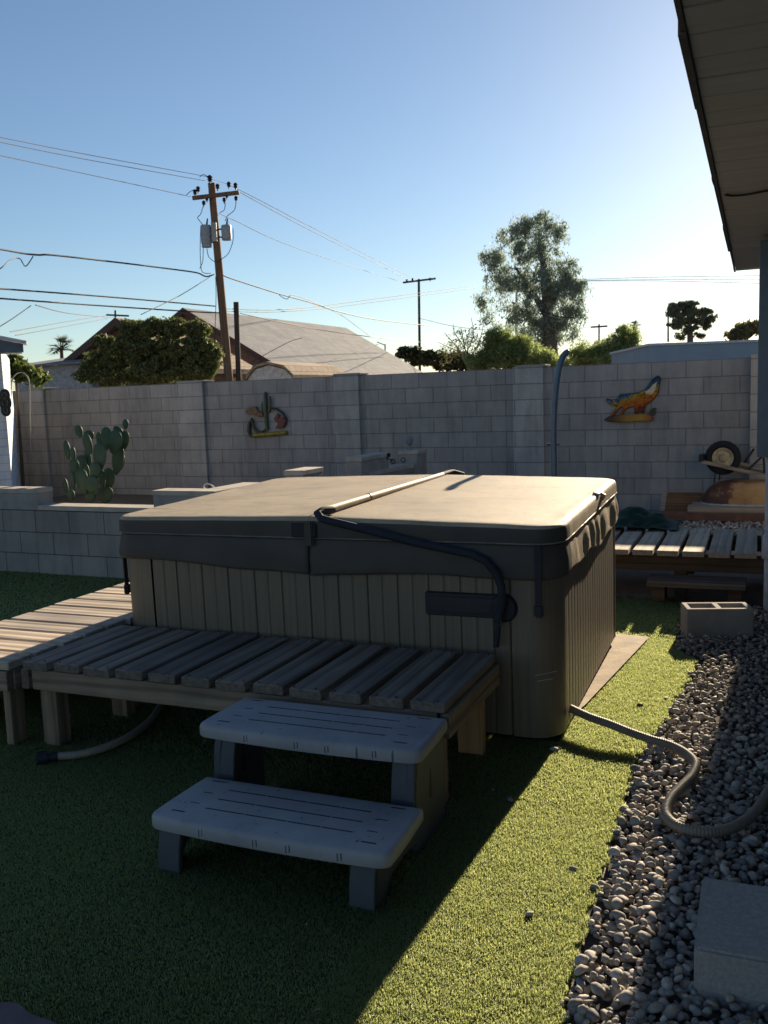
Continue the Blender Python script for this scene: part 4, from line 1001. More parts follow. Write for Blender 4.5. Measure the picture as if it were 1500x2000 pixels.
# ------------------------------------------------------------------ hoses
HOSE = NT("corrugated_hose"); v = HOSE.obj()
HOSE.col(HOSE.ramp(HOSE.noise(v, 9, 4), [(0.3, (0.17, 0.147, 0.115)), (0.7, (0.255, 0.22, 0.175))])); HOSE.b.inputs['Roughness'].default_value = 0.55
def smooth_path(pts, n):
    P = [Vector(p) for p in pts]; out = []
    for i in range(len(P) - 1):
        a, b, c_, d = P[max(i - 1, 0)], P[i], P[i + 1], P[min(i + 2, len(P) - 1)]
        for k in range(n):
            t = k / n
            out.append(0.5 * ((2 * b) + (c_ - a) * t + (2 * a - 5 * b + 4 * c_ - d) * t * t + (3 * b - a - 3 * c_ + d) * t ** 3))
    out.append(P[-1]); return out
def corrugate(path, r, pitch, amp):
    # resample and alternate the radius
    out = []; rs = []; acc = 0; st = pitch / 4; k = 0
    for a, b in zip(path, path[1:]):
        L = (b - a).length; d = (b - a)
        while acc < L:
            out.append(a + d * (acc / L)); rs.append(r + amp * (1, 0.2, -1, 0.2)[k % 4]); k += 1; acc += st
        acc -= L
    return out, rs
hz = [(1113, 1383, .09), (1150, 1400, .085), (1190, 1414, .08), (1230, 1430, .07), (1270, 1444, .06), (1310, 1456, .058), (1340, 1472, .058), (1358, 1492, .058), (1352, 1515, .058), (1330, 1538, .058), (1308, 1563, .058), (1300, 1590, .058), (1318, 1611, .058), (1350, 1622, .058), (1395, 1625, .058), (1440, 1612, .058), (1475, 1585, .058), (1500, 1548, .058), (1540, 1490, .055), (1600, 1440, .05)]
hp = [Vector(T(0, 0)) * 0 + at_z(x, y, z) for x, y, z in hz]
hp[0] = at_plane(1113, 1383, T(-0.005, 0), EU)
path = smooth_path(hp, 10); pp, rs = corrugate(path, 0.0175, 0.011, 0.0016)
o = MB().tube(pp, rs, 12).build("drain_hose", HOSE.m, smooth=80); tag(o, "grey corrugated hose leaving the hot tub and curling over the gravel", "hose")
hz2 = [(110, 1477), (150, 1474), (190, 1465), (235, 1448), (270, 1427), (298, 1402), (318, 1370), (335, 1330), (360, 1290)]
h2 = thing("drain_hose", "tan hose with a black end coupling lying in the shade below the bench", "hose", at_z(110, 1477, 0.0))
path = smooth_path([at_z(x, y, 0.03 + 0.0 * i) - at_z(110, 1477, 0.0) for i, (x, y) in enumerate(hz2)], 10); pp, rs = corrugate(path, 0.0175, 0.011, 0.0014)
MB().tube(pp, rs, 12).build("hose_body", HOSE.m, h2, smooth=80)
q0 = at_z(72, 1482, 0.035) - at_z(110, 1477, 0.0); q1 = at_z(112, 1477, 0.03) - at_z(110, 1477, 0.0)
MB().tube([q0, q0.lerp(q1, .5), q0.lerp(q1, .52), q1], [0.03, 0.03, 0.02, 0.02], 14).build("coupling", DARKMETAL, h2, smooth=40)

# ------------------------------------------------------------------ small loose things
def stone(px, py, s, label, mat, seed):
    sets, F = pebble_set(3, 2, seed); q = sets[seed % 3] * np.array([s, s * .75, s * .6])
    p = at_z(px, py, 0.02)
    o = np_mesh("stone", q, F, mat, smooth=True); o.location = (p.x, p.y, 0.010 + s * 0.35); o.rotation_euler = (0.2, 0.1, seed * 1.3)
    tag(o, label, "stone", "loose stones on the turf")
SG = simple("grey_stone", (0.24, 0.22, 0.21), 0.8, scale=40); SP = simple("pale_stone", (0.42, 0.38, 0.33), 0.8, scale=40); SDK = simple("dark_stone", (0.07, 0.065, 0.06), 0.8, scale=40)
stone(1119, 1694, 0.016, "grey stone on sunlit turf, nearest the pebbles beside the plastic steps", SG, 31)
stone(1035, 1782, 0.015, "pale stone on sunlit turf, closest to the camera", SP, 32)
stone(1250, 1376, 0.022, "dark stone on the sunlit turf just above the hose", SDK, 33)
stone(1300, 1363, 0.015, "small stone at the pebble edge of the turf beyond the hose", SG, 34)
stone(997, 1560, 0.018, "flat grey stone in the shade between the steps and the sunlit turf", SG, 35)
stone(1083, 1462, 0.022, "whitish stone tucked under the front corner of the hot tub", SP, 36)
LEAF = simple("dry_leaf", (0.40, 0.34, 0.24), 0.8, bump=0)
rl = random.Random(77)
for (x, y, lb_) in ((148, 1578, "thin curled dry leaf on the dark lawn left of the lower plastic tread"), (272, 1690, "curved pale dry leaf just left of the steps' near left foot"), (858, 1662, "pale leaf crumb on the dark turf right of the steps' side panel"), (797, 1690, "long straw coloured leaf sliver against the steps' right side"), (963, 1543, "thin leaf sliver on the turf right of the bench's front leg"),
                  (930, 1630, "thin pale leaf sliver beside the edge of the sunlit turf"), (600, 1805, "tiny leaf crumb on the dark turf in front of the steps"), (350, 1975, "pale leaf crumb near the bottom edge of the lawn"), (620, 1973, "pale leaf crumb near the lower end of the sunlit strip"), (220, 1402, "leaf sliver in the shade under the bench near its left legs")):
    p = at_z(x, y, 0.028); L = rl.uniform(0.008, 0.022); w = rl.uniform(0.002, 0.005)
    mb = MB(); mb.add([(-L, 0, 0), (0, -w, 0.003), (L, 0, 0.001), (0, w, 0.004), (0, 0, 0.0)], [(0, 1, 4), (1, 2, 4), (2, 3, 4), (3, 0, 4)])
    o = mb.build("dry_leaf", LEAF); o.location = p; o.rotation_euler = (rl.uniform(-.3, .3), rl.uniform(-.3, .3), rl.uniform(0, 6))
    tag(o, lb_, "leaf", "dry leaf fragments on the turf")
FLG = simple("purple_flagstone", (0.17, 0.125, 0.125), 0.85, var=.25, scale=9, bump=0.4)
for (x, y, rx, ry, lb) in ((8, 2003, .10, .055, "purplish rounded flagstone at the bottom left edge of the lawn"), (70, 2030, .11, .05, "lower purplish flagstone cut off by the bottom edge of the photo")):
    p = at_z(x, y, 0.02); mb = MB(); rr = random.Random(x)
    ol = [(1 + 0.12 * math.sin(3 * a + x) + .06 * math.sin(5 * a)) for a in [2 * math.pi * k / 24 for k in range(24)]]
    def rg(s, z): return [Vector((rx * s * ol[k] * math.cos(2 * math.pi * k / 24), ry * s * ol[k] * math.sin(2 * math.pi * k / 24), z)) for k in range(24)]
    mb.loft([rg(1, -0.01), rg(1.0, 0.03), rg(.93, .042), rg(.5, .045)], True, True, True)
    o = mb.build("flagstone", FLG, smooth=50); o.location = (p.x, p.y, 0); o.rotation_euler = (0, 0, -0.3); tag(o, lb, "flagstone", "flagstones edging the lawn")
# bent wire hoop on the planter cap, crook on the left, iron figurines, lantern
o = MB().tube(smooth_path([at_y(x, y, 8.3) for x, y in ((396, 972), (402, 960), (398, 950), (403, 945), (412, 947), (422, 956), (427, 963))], 5), 0.006, 6).build("wire_hoop", simple("pale_wire", (0.55, 0.53, 0.5), 0.5, bump=0), smooth=60)
tag(o, "pale bent wire hoop standing up from the planter wall corner", "wire")
o = MB().tube(smooth_path([at_y(x, y, 13.0) for x, y in ((21, 760), (24, 742), (33, 730), (45, 728), (54, 736), (58, 752), (59, 800), (60, 905))], 5), 0.0065, 6).build("shepherd_hook", simple('dull_grey_rod', (0.2, 0.2, 0.2), .6), smooth=60)
tag(o, "thin pale metal garden crook arching beside the white brick building", "garden hook")
fg = thing("iron_figurine", "little black iron tricycle ornament on the far shaded planter wall", "ornament", PW + WX * wpt(757, 912, -1.9).x + WY * -1.9, -YW)
fz = wpt(757, 912, -1.9); 
def fp_(x, y): q = wpt(450 + x / 3.75, 740 + y / 3.75, -1.9); return Vector((q.x - fz.x, 0, q.z))
mb = MB()
for x, y, r_ in ((1122, 612, 13), (1190, 605, 17), (1265, 595, 17)):
    c_ = fp_(x, y); R_ = r_ / 3.75 / FPX * 10.5
    MB().tube([c_ + Vector((R_ * math.cos(a), 0, R_ * math.sin(a))) for a in [2 * math.pi * k / 16 for k in range(17)]], 0.006, 6, False).build('wheel', DARKMETAL, fg, smooth=60)
mb.tube([fp_(1122, 612), fp_(1145, 580), fp_(1170, 590), fp_(1190, 605)], 0.007, 6).tube([fp_(1145, 590), fp_(1150, 560), fp_(1170, 565)], 0.01, 6)
mb.ellip(fp_(1160, 558), .022, .02, .026)
mb.build("frame", DARKMETAL, fg, smooth=60)
p = wpt(800, 872, -1.15)
ln = thing("garden_lantern", "tiny grey garden lantern standing on the farthest shaded pier", "lantern", PW + WX * p.x + WY * -1.15 + Vector((0, 0, wpt(800, 880, -1.3).z)), -YW)
MB().lathe([(0.0, 0), (0.05, 0), (0.02, 0.02), (0.018, 0.06), (0.045, 0.08), (0.05, 0.13), (0.03, 0.155), (0.0, 0.17)], 14).build("lantern_body", simple("lantern_grey", (0.2, 0.2, 0.2), .6), ln, smooth=40)
# tall bent blue pole behind the tub
YP = 7.6
bp_ = thing("shower_pole", "tall blue metal pole with bent tip rising behind the hot tub", "pole", (at_y(1083, 930, YP).x, YP, 0))
off = Vector((bp_.location.x, YP, 0))
pth = smooth_path([Vector((at_y(1083, 930, YP).x, YP, 0.0))] + [at_y(x, y, YP) for x, y in ((1083, 930), (1082, 880), (1082, 830), (1085, 770), (1091, 725), (1098, 700), (1105, 690), (1111, 684))], 6)
MB().tube([q - off for q in pth], [0.026] * (len(pth) - 6) + [0.024, 0.023, 0.021, 0.019, 0.017, 0.012], 12).build("pole", BLUEMET, bp_, smooth=60)
k0 = at_y(1081, 868, YP) - off
MB().box(-0.052, -0.03, -0.008, 0.008, -0.008, 0.008, Matrix.Translation(k0)).box(0.03, 0.048, -0.008, 0.008, -0.008, 0.008, Matrix.Translation(k0)).build("bolt", DARKMETAL, bp_)
MB().tube([at_y(1081, 877, YP) - off, at_y(1081, 879, YP) - off], 0.0285, 12).build("coupling_ring", BLUEMET, bp_)

# ------------------------------------------------------------------ own house on the right: eave, store room, cabinet
house = thing("house", "house on the right whose grey soffit and eave hang into the picture", "house", T(0.576, 4.757, 0), -YT)
ZE = 2.5
ks_ = NT("soffit_board"); v = ks_.obj(); sx = ks_.n('ShaderNodeSeparateXYZ'); ks_.l(v, sx.inputs[0])
ks_.col(ks_.ramp(ks_.noise(ks_.obj((1, 9, 1)), 2.0, 4), [(0.3, (0.43, 0.44, 0.445)), (0.7, (0.51, 0.52, 0.525))]))
wv = ks_.n('ShaderNodeTexWave', wave_profile='SAW'); wv.bands_direction = 'Y'; wv.inputs['Scale'].default_value = 0.9; wv.inputs['Distortion'].default_value = 0.4; ks_.l(v, wv.inputs['Vector'])
ks_.bump(wv.outputs['Fac'], 0.35, 0.01)
SOF = ks_.m
ks2 = NT("ribbed_soffit"); v = ks2.obj(); ks2.col((0.42, 0.405, 0.38))
wv = ks2.n('ShaderNodeTexWave'); wv.bands_direction = 'Y'; wv.inputs['Scale'].default_value = 5.0; wv.inputs['Distortion'].default_value = 0.6; ks2.l(v, wv.inputs['Vector']); ks2.bump(wv.outputs['Fac'], 0.4, 0.008)
mb = MB(); yy = -1.42
while yy > -9.0:
    mb.box(0.012, 3.2, yy - 0.194, yy, ZE + 0.001 * (int(yy * 50) % 3), ZE + 0.012); yy -= 0.20
mb.build("soffit", SOF, house, bevel=0.003)
MB().box(0.012, 3.2, -9.0, -1.42, ZE + 0.0125, ZE + 0.018).build("soffit_backing", DARKMETAL, house)
MB().box(0.012, 3.2, -1.40, -0.012, ZE + 0.002, ZE + 0.014).build("soffit", ks2.m, house)
mb = MB(); rr = random.Random(3)
yy = -9.0
while yy < 0: 
    e = min(0.0, yy + rr.uniform(0.5, 1.4)); k = rr.uniform(-0.006, 0.006)
    mb.box(-0.008 + k, 0.010, yy, e, ZE - 0.010 + k, ZE + 0.11); yy = e + 0.002
mb.build("fascia", simple("weathered_fascia", (0.10, 0.10, 0.10), .8, scale=20), house)
mb = MB()
mb.prism([(0.012, ZE + 0.105), (3.4, ZE + 0.75), (3.4, ZE + 0.80), (0.012, ZE + 0.145)], 9.02, 'y', -9.0); mb.build("roof", simple("shingle_grey", (0.14, 0.13, 0.12), .9), house)
WCOL = blocks("house_siding", (0.40, 0.385, 0.36), (0.42, 0.405, 0.38), (0.3, 0.29, 0.27), w=8, h=0.2, ms=0.004, bump=0.3)
MB().box(1.0, 3.1, -8.8, -1.75, 0.0, ZE - 0.002).build("wall", WCOL, house)
MB().box(0.30, 3.1, -1.749, -0.2, 0.0, ZE - 0.0025).build("wall", WCOL, house)
cbx = thing("utility_cabinet", "tall blue grey metal utility cabinet at the right edge of the photo", "cabinet", T(0.775, 2.73, 0), -YT)
MB().box(0, 0.16, 0, 0.17, 1.06, 2.46).build("cabinet_body", BLUEMET, cbx, bevel=0.004)
MB().box(0.165, 0.5, 0.03, 0.17, 1.2, 2.40).build("side_cabinet", DARKMETAL, cbx, bevel=0.004)
cd = thing("conduit", "pale grey conduit with a wider joint running down to the gravel", "conduit", T(0.865, 2.82, 0), -YT)
MB().tube([(0, 0, 0), (0, 0, 1.05)], 0.033, 14).build("pipe", simple("pale_pvc", (0.4, 0.42, 0.45), .5, bump=0), cd, smooth=50)
MB().tube([(0, 0, 0.36), (0, 0, 0.37), (0, 0, 0.52), (0, 0, 0.53)], [0.036, 0.045, 0.045, 0.036], 14).build("joint", simple("pvc_joint", (0.37, 0.39, 0.43), .5, bump=0), cd, smooth=50)
# cable looping from the eave
lp = [uplane(x, y, 0.57) for x, y in ((1397, 325), (1392, 345), (1396, 362), (1404, 374))]
lp2 = [zplane(1420, 381, ZE - 0.01), zplane(1450, 381, ZE - 0.01), zplane(1500, 372, ZE - 0.01), zplane(1560, 360, ZE - 0.01)]
pts = [T(p.x, p.y, p.z) for p in lp + lp2]
o = MB().tube(smooth_path(pts, 6), 0.006, 6).build("eave_cable", WIRE, smooth=60); tag(o, "thin black cable looping out from under the house eave", "cable")

# ------------------------------------------------------------------ white brick building on the left
YL = 11.2
wbk = blocks("white_brick", (0.66, 0.69, 0.73), (0.72, 0.75, 0.78), (0.50, 0.52, 0.56), w=0.40, h=0.10, ms=0.006, bump=0.5, stain=.1)
cL = at_y(24, 950, YL); cL.z = 0
lb = thing("guest_house", "white painted brick building with a blue grey fascia at the left edge", "house", cL, rad(20))
MB().box(-5, 0, 0, 3.4, 0, at_y(60, 687, YL - .3).z + 0.1).build("wall", wbk, lb)
zt = at_y(68, 668, YL - .3).z; zb = at_y(64, 687, YL - .3).z
rf = MB().prism([(-5.2, zb + 1.2), (0.30, zt - 0.01), (0.30, zt + 0.02), (-5.2, zt + 1.25)], 0.42, 'y', -0.4).build("roof", simple("pale_roof_edge", (0.5, 0.52, 0.55), .8), lb)
mb = MB(); mb.prism([(-5.2, zb), (0.26, zb), (0.26, zt - 0.012), (-5.2, zt + 1.1)], 0.03, 'y', -0.36)
mb.build("fascia", simple("blue_grey_fascia", (0.11, 0.135, 0.17), .7, scale=6), lb)
MB().box(-5.2, 0.24, -0.32, -0.005, zb + 0.002, zb + 0.02).build("soffit", simple("white_soffit", (0.7, 0.68, 0.64), .8), lb)
mpx = at_y(20, 787, YL - .06)
med = thing("wall_plaque", "dark three ringed metal plaque hung on the white brick corner", "plaque", cL + Vector((0.05, -0.08, 0)) + Vector((0, 0, 0)), -YW)
for (x, y, r_) in ((19, 772, 12.5), (20, 786, 15), (21, 801, 12)):
    q = at_y(x, y, YL - .08) - med.location; R_ = r_ / FPX * YL
    qq = Vector((q.dot(WX), -0.05, q.z))
    m = Matrix.Translation(qq) @ Matrix.Rotation(rad(90), 4, 'X')
    dsk = MB().lathe([(0, 0.012), (R_ * .55, 0.012), (R_ * .62, 0.02), (R_ * .95, 0.018), (R_, 0.0), (0, -0.006)], 24, m).build("disc", simple("plaque_black", (0.03, 0.028, 0.028), .5), med, smooth=40)
    MB().lathe([(R_ * .42, 0.013), (R_ * .44, 0.019), (R_ * .50, 0.019), (R_ * .52, 0.013)], 24, m).build("ring", simple("plaque_bronze", (0.25, 0.2, 0.15), .4, .5), dsk, smooth=40)

# ------------------------------------------------------------------ houses beyond the wall
SHG = blocks("grey_shingle", (0.21, 0.22, 0.245), (0.26, 0.268, 0.29), (0.18, 0.185, 0.20), w=0.9, h=0.25, ms=0.01, bump=0.4)
SHT = blocks("tan_shingle", (0.36, 0.27, 0.19), (0.46, 0.35, 0.25), (0.2, 0.15, 0.11), w=0.3, h=0.16, ms=0.012, bump=0.6)
BRICK = blocks("red_brick", (0.20, 0.10, 0.075), (0.27, 0.145, 0.105), (0.26, 0.2, 0.17), w=0.24, h=0.08, ms=0.008, bump=0.3)
TRIM = simple("brown_trim", (0.10, 0.055, 0.04), .7)
def gable_house(name, label, A, dr, L, w, zr, ze, wallm, roofm, over=0.4, wl_=None):
    """ridge from A along heading dr (degrees from +Y toward +X); w = half width of roof"""
    t = thing(name, label, "house", (A[0], A[1], 0), -rad(dr))
    k = (zr - ze) / w; ww = w - over
    mb = MB(); mb.prism([(-ww, 0), (ww, 0), (ww, ze + k * over - .02), (0, zr - 0.02), (-ww, ze + k * over - .02)], L - 0.8, 'y', 0.35)
    mb.build("wall", wallm, t)
    th = 0.16
    rf = MB()
    for s in (-1, 1):
        rf.prism([(0, zr), (s * w, ze), (s * w, ze + th), (0, zr + th)], L, 'y', 0.0)
    rf.build("roof", roofm, t)
    for s in (-1, 1):
        MB().prism([(0, zr - 0.1), (s * (w + .01), ze - 0.1), (s * (w + .01), ze + th + .012), (0, zr + th + .012)], 0.05, 'y', -0.052).build("rake_board", TRIM, t)
    return t
kS = 42 / 34.5
gable_house("brick_house", "large brick house with long grey shingle roof beyond the back wall", (-7.1 * kS, 42), 23.7, 13.7 * kS, 4.5 * kS, 1.55 + 3.45 * kS - .16, 1.55 + 0.82 * kS - .16, BRICK, SHG)
gable_house("tan_house", "tan shingled house partly hidden behind the round bushy tree", (-8.62, 31), 23.7, 3.6, 3.2, 4.40 - .16, 2.62 - .16, BRICK, SHT)
# garden shed with gambrel roof
Ds = 24.0
sA = at_y(480, 740, Ds); sB = at_y(572, 740, Ds)
shd = thing("garden_shed", "small white shed with a curved tan roof just over the back wall", "shed", (sA.x, Ds, 0), -YW)
zz = lambda x, y: at_y(x, y, Ds).z
X = lambda x: (at_y(x, 730, Ds).x - sA.x) * 1.12
gp = [(X(482), 0), (X(570), 0), (X(570), zz(570, 737)), (X(555), zz(555, 722)), (X(524), zz(524, 714)), (X(497), zz(497, 722)), (X(482), zz(482, 740))]
MB().prism(gp, 2.9, 'y', 0.06).build("wall", simple("shed_white", (0.55, 0.5, 0.46), .8), shd)
top = [(X(478), zz(480, 742)), (X(495), zz(497, 720)), (X(524), zz(524, 712)), (X(557), zz(556, 720)), (X(575), zz(574, 738))]
rp = top + [(a, b + 0.07) for a, b in top[::-1]]
MB().prism(rp, 3.05, 'y', 0.0).build("roof", SHT, shd)
# far left grey roofed house
Dg = 30.0
fl = thing("grey_house", "pale house with flat grey roof seen past the white building", "house", (at_y(40, 745, Dg).x, Dg, 0), -rad(4))
X = lambda x: at_y(x, 730, Dg).x - at_y(40, 745, Dg).x
Z = lambda y: at_y(100, y, Dg).z
MB().box(X(20), X(175), 0.3, 6, 0, Z(713)).build("wall", simple("grey_stucco", (0.36, 0.34, 0.34), .9), fl)
MB().add([(X(15), 0, Z(716)), (X(185), 0, Z(712)), (X(168), 5, Z(683)), (X(62), 5, Z(682)), (X(15), 0, Z(712)), (X(185), 0, Z(708)), (X(168), 5, Z(679)), (X(62), 5, Z(678))], [(3, 2, 1, 0), (4, 5, 6, 7), (0, 1, 5, 4), (1, 2, 6, 5), (2, 3, 7, 6), (3, 0, 4, 7)]).build("roof", SHG, fl)
# blue grey flat building on the right
Dr = 24.0
br0 = at_y(1269, 700, Dr); br1 = at_y(1480, 660, Dr)
rb_ = thing("flat_building", "blue grey flat roofed building beyond the wall at right", "building", (br0.x, Dr, 0), -rad(3))
zt = at_y(1269, 671, Dr).z
MB().box(0, 6.5, 0, 5, 0, zt - 0.06).build("wall", simple("blue_grey_siding", (0.20, 0.26, 0.33), .7, var=.08, scale=2), rb_)
MB().box(-0.05, 6.55, -0.05, 5.05, zt - 0.0595, zt).build("roof", simple("pale_coping", (0.42, 0.45, 0.5), .7), rb_)
# ------------------------------------------------------------------ utility poles and lines
def upole(name, label, D, base, top, r0, r1, arms, mat=None, ins=()):
    pb = at_y(base[0], base[1], D); pt = at_y(top[0], top[1], D)
    d = (pt - pb); b0 = pb - d * (pb.z / d.z)
    t = thing(name, label, "utility pole", b0)
    MB().tube([Vector((0, 0, 0)), (pt - b0) * .5, pt - b0], [r0, (r0 + r1) / 2, r1], 12).build("pole", mat or POLE_W, t, smooth=40)
    for (x0, y0, x1, y1, th) in arms:
        a, b = at_y(x0, y0, D - .2) - b0, at_y(x1, y1, D - .2) - b0; dd = b - a
        m = Matrix.Translation(a) @ dd.to_track_quat('X', 'Z').to_matrix().to_4x4()
        MB().box(0, dd.length, -th, th, -th, th, m).build("crossarm", mat or POLE_W, t)
    for (x, y, k) in ins:
        a = at_y(x, y, D - .2) - b0
        MB().lathe([(0, -.13), (.025, -.13), (.025, -.06), (.07, -.05), (.05, -.02), (.085, 0.0), (.06, 0.04), (.09, 0.07), (.04, 0.13), (0, 0.14)], 10, Matrix.Translation(a) @ Matrix.Scale(k, 4)).build("insulator", DARKMETAL, t, smooth=40)
    return t, b0
D1 = 29.0
pole1, b0 = upole("utility_pole", "tall brown leaning utility pole with crossarm and two grey transformers", D1, (447, 742), (413, 358), 0.145, 0.11, [(376, 387, 467, 376, 0.055)], None,
    [(410, 351, 1.0), (381, 377, .8), (387, 371, .8), (425, 366, .8), (447, 362, .8), (460, 364, .8), (398, 398, .7), (404, 390, .6), (438, 392, .7), (443, 384, .6), (461, 389, .7)])
TRF = simple("transformer_grey", (0.30, 0.32, 0.33), .5, bump=0.02)
for (x, y0, y1, r_, lb_) in ((404, 440, 483, 0.165, "longer"), (443, 440, 469, 0.155, "shorter")):
    a, b = at_y(x, y1, D1 - .05) - b0, at_y(x, y0, D1 - .05) - b0
    tr_ = MB().lathe([(0, 0), (r_ * .92, 0.0), (r_ * .92, 0.10 if x < 420 else .02), (r_, 0.11 if x < 420 else .03), (r_, (b - a).length - .05), (r_ * .9, (b - a).length), (0, (b - a).length + .03)], 18, Matrix.Translation(a)).build("transformer", TRF, pole1, smooth=40)
    MB().tube([b, b + Vector((0.03, 0, 0.2))], [.035, .02], 8).build("bushing", DARKMETAL, tr_)
    c_ = a.lerp(b, .75); s_ = 1 if x < 420 else -1
    MB().tube([c_ + Vector((s_ * r_, 0, 0)), at_y(424, 448, D1) - b0], .025, 6).tube([a.lerp(b, .2) + Vector((s_ * r_, 0, 0)), at_y(425, 462, D1) - b0], .025, 6).build("bracket", DARKMETAL, tr_)
MB().box(-.08, .08, -.2, -.05, -.28, .28, Matrix.Translation(at_y(420, 455, D1) - b0)).build("meter_box", TRF, pole1)
jl = MB()
for pl in (((397, 402), (392, 418), (386, 425), (392, 434), (397, 440)), ((440, 397), (438, 410), (430, 415)), ((461, 393), (458, 410), (444, 422), (440, 432)), ((392, 445), (391, 480), (392, 515), (396, 532), (412, 534)), ((397, 484), (396, 510), (390, 525)), ((455, 446), (455, 470), (446, 495), (430, 508), (424, 512)), ((404, 485), (408, 502), (420, 512)), ((421, 540), (422, 570), (421, 620), (418, 690)), ((390, 346), (397, 341), (406, 345)), ((364, 381), (372, 374), (382, 370)), ((402, 448), (410, 462), (418, 470))):
    jl.tube(smooth_path([at_y(x, y, D1 - .15) - b0 for x, y in pl], 4), 0.011, 5)
jl.build("jumper_cables", WIRE, pole1, smooth=60)
upole("utility_pole", "bare dark wooden pole stub standing right of the tall leaning pole", D1 + 1, (466, 742), (461, 590), 0.085, 0.085, [], POLE_D)
D2 = 78.0
upole("utility_pole", "middle distance utility pole with short crossarm against open sky", D2, (820, 725), (818, 545), 0.125, 0.10, [(787, 552, 851, 544, 0.07)], POLE_D, [(795, 549, 1.2), (806, 547, 1.2), (840, 546, 1.2)])
D3 = 62.0
upole("utility_pole", "grey utility pole standing in front of the big tree", D3, (1008, 700), (1009, 560), 0.10, 0.08, [(975, 567, 1033, 569, 0.07)], GALV)
upole("utility_pole", "small far utility pole low on the horizon right of the big tree", 90, (1170, 690), (1170, 633), 0.10, 0.08, [(1154, 639, 1186, 637, 0.08)], POLE_D)
upole("utility_pole", "small far utility pole just above the bushy tree", 80, (226, 690), (225, 606), 0.10, 0.08, [(208, 615, 252, 617, 0.07)], POLE_D)
upole("utility_pole", "very thin pale mast rising behind the grey shingle roof", 60, (753, 740), (752, 672), 0.05, 0.05, [(736, 668, 752, 674, .03)], GALV)
def line(pts, r, label):
    P = [at_y(x, y, D) for x, y, D in pts]
    o = MB().tube(smooth_path(P, 8), r, 5).build("power_line", WIRE, smooth=60)
    tag(o, label, "power line", "overhead power lines"); return o
line([(-60, 256, 18), (150, 298, 23), (410, 346, D1)], .009, "topmost thin wire from the tall pole to the left edge")
line([(-60, 265, 18), (150, 308, 23), (400, 353, D1)], .009, "thin wire just under the topmost one on the left")
line([(-60, 291, 18), (150, 336, 23), (372, 384, D1)], .009, "third thin wire meeting the left end of the crossarm")
line([(466, 374, D1), (620, 457, 40), (795, 545, D2)], .012, "wire from the crossarm's right end down to the middle pole")
line([(415, 350, D1), (470, 372, 32), (625, 452, 42), (806, 543, D2)], .012, "wire from the pole top down to the middle pole")
line([(428, 416, D1), (455, 429, 31), (600, 492, 42), (788, 552, D2)], .012, "lower wire from the tall pole to the middle pole's left end")
line([(-40, 484, 19), (0, 487, 20), (45, 495, 21), (75, 498, 21.5), (110, 499, 22), (250, 515, 25), (345, 527, 27), (385, 533, 28), (402, 540, 28.5), (418, 536, D1)], .022, "thick looping service cable left of the tall pole")
line([(-40, 548, 20), (0, 525, 20), (20, 508, 20.5), (38, 505, 21), (50, 520, 21), (65, 500, 21)], .012, "tangled drop cable hanging off the thick cable at far left")
line([(436, 538, D1), (460, 547, 30), (545, 574, 34), (610, 592, 38), (665, 610, 42), (740, 625, 50), (835, 636, 60)], .022, "thick service cable right of the tall pole over the roof")
line([(545, 576, 34), (560, 584, 34), (580, 578, 35), (660, 612, 42), (700, 640, 44), (720, 655, 46)], .012, "drop cable curling down toward the grey shingle roof")
line([(-40, 561, 20), (200, 579, 25), (420, 598, D1)], .02, "upper of the two heavy lines entering from the left")
line([(-40, 580, 20), (180, 596, 25), (380, 609, 28), (432, 611, D1)], .02, "lower of the two heavy lines entering from the left")
line([(440, 603, D1), (560, 604, 36), (700, 588, 48), (930, 557, 70)], .014, "upper of the pair running from the tall pole to the big tree")
line([(440, 608, D1), (560, 608, 36), (700, 594, 48), (930, 562, 70)], .014, "lower of the pair running from the tall pole to the big tree")
line([(410, 541, D1), (350, 578, 27), (285, 610, 25), (275, 614, 25)], .011, "drop wire slanting down left from the tall pole")
line([(-30, 655, 20), (20, 625, 21), (60, 597, 22)], .011, "short wire slanting up from the white building's roof")
line([(20, 648, 40), (130, 628, 60), (208, 616, 80)], .02, "upper far wire left of the bushy tree")
line([(30, 655, 40), (130, 637, 60), (210, 622, 80)], .02, "lower far wire left of the bushy tree")
line([(70, 596, 23), (150, 614, 40), (240, 622, 80)], .018, "sagging far wire over the bushy tree")
line([(1130, 546, 75), (1300, 541, 70), (1530, 538, 66)], .018, "top wire right of the big tree")
line([(1130, 548, 75), (1300, 546, 70), (1530, 547, 66)], .018, "middle wire right of the big tree")
line([(1130, 549, 75), (1300, 549, 70), (1530, 555, 66)], .018, "bottom wire right of the big tree")
line([(1009, 575, 62), (1045, 600, 56), (1085, 617, 52), (1120, 620, 50)], .03, "upper pale cable sagging across the big tree")
line([(1009, 583, 62), (1045, 607, 56), (1080, 622, 52), (1095, 624, 50)], .03, "lower pale cable sagging across the big tree")
line([(1008, 655, 60), (1050, 680, 52), (1095, 697, 46)], .03, "pale cable dropping toward the bent blue pole")
line([(820, 622, D2), (960, 645, 62), (1170, 638, 90), (1500, 618, 70)], .016, "long low wire crossing behind the big tree")
line([(470, 612, 30), (600, 640, 36), (740, 660, 44), (820, 668, D2)], .016, "low cable running over the grey shingle roof")
line([(490, 708, 38), (560, 670, 38), (590, 660, 38)], .012, "short wire lying slanted over the grey roof's left side")
line([(600, 720, 38), (680, 692, 42), (740, 672, 46)], .012, "wire slanting over the grey roof's right side")

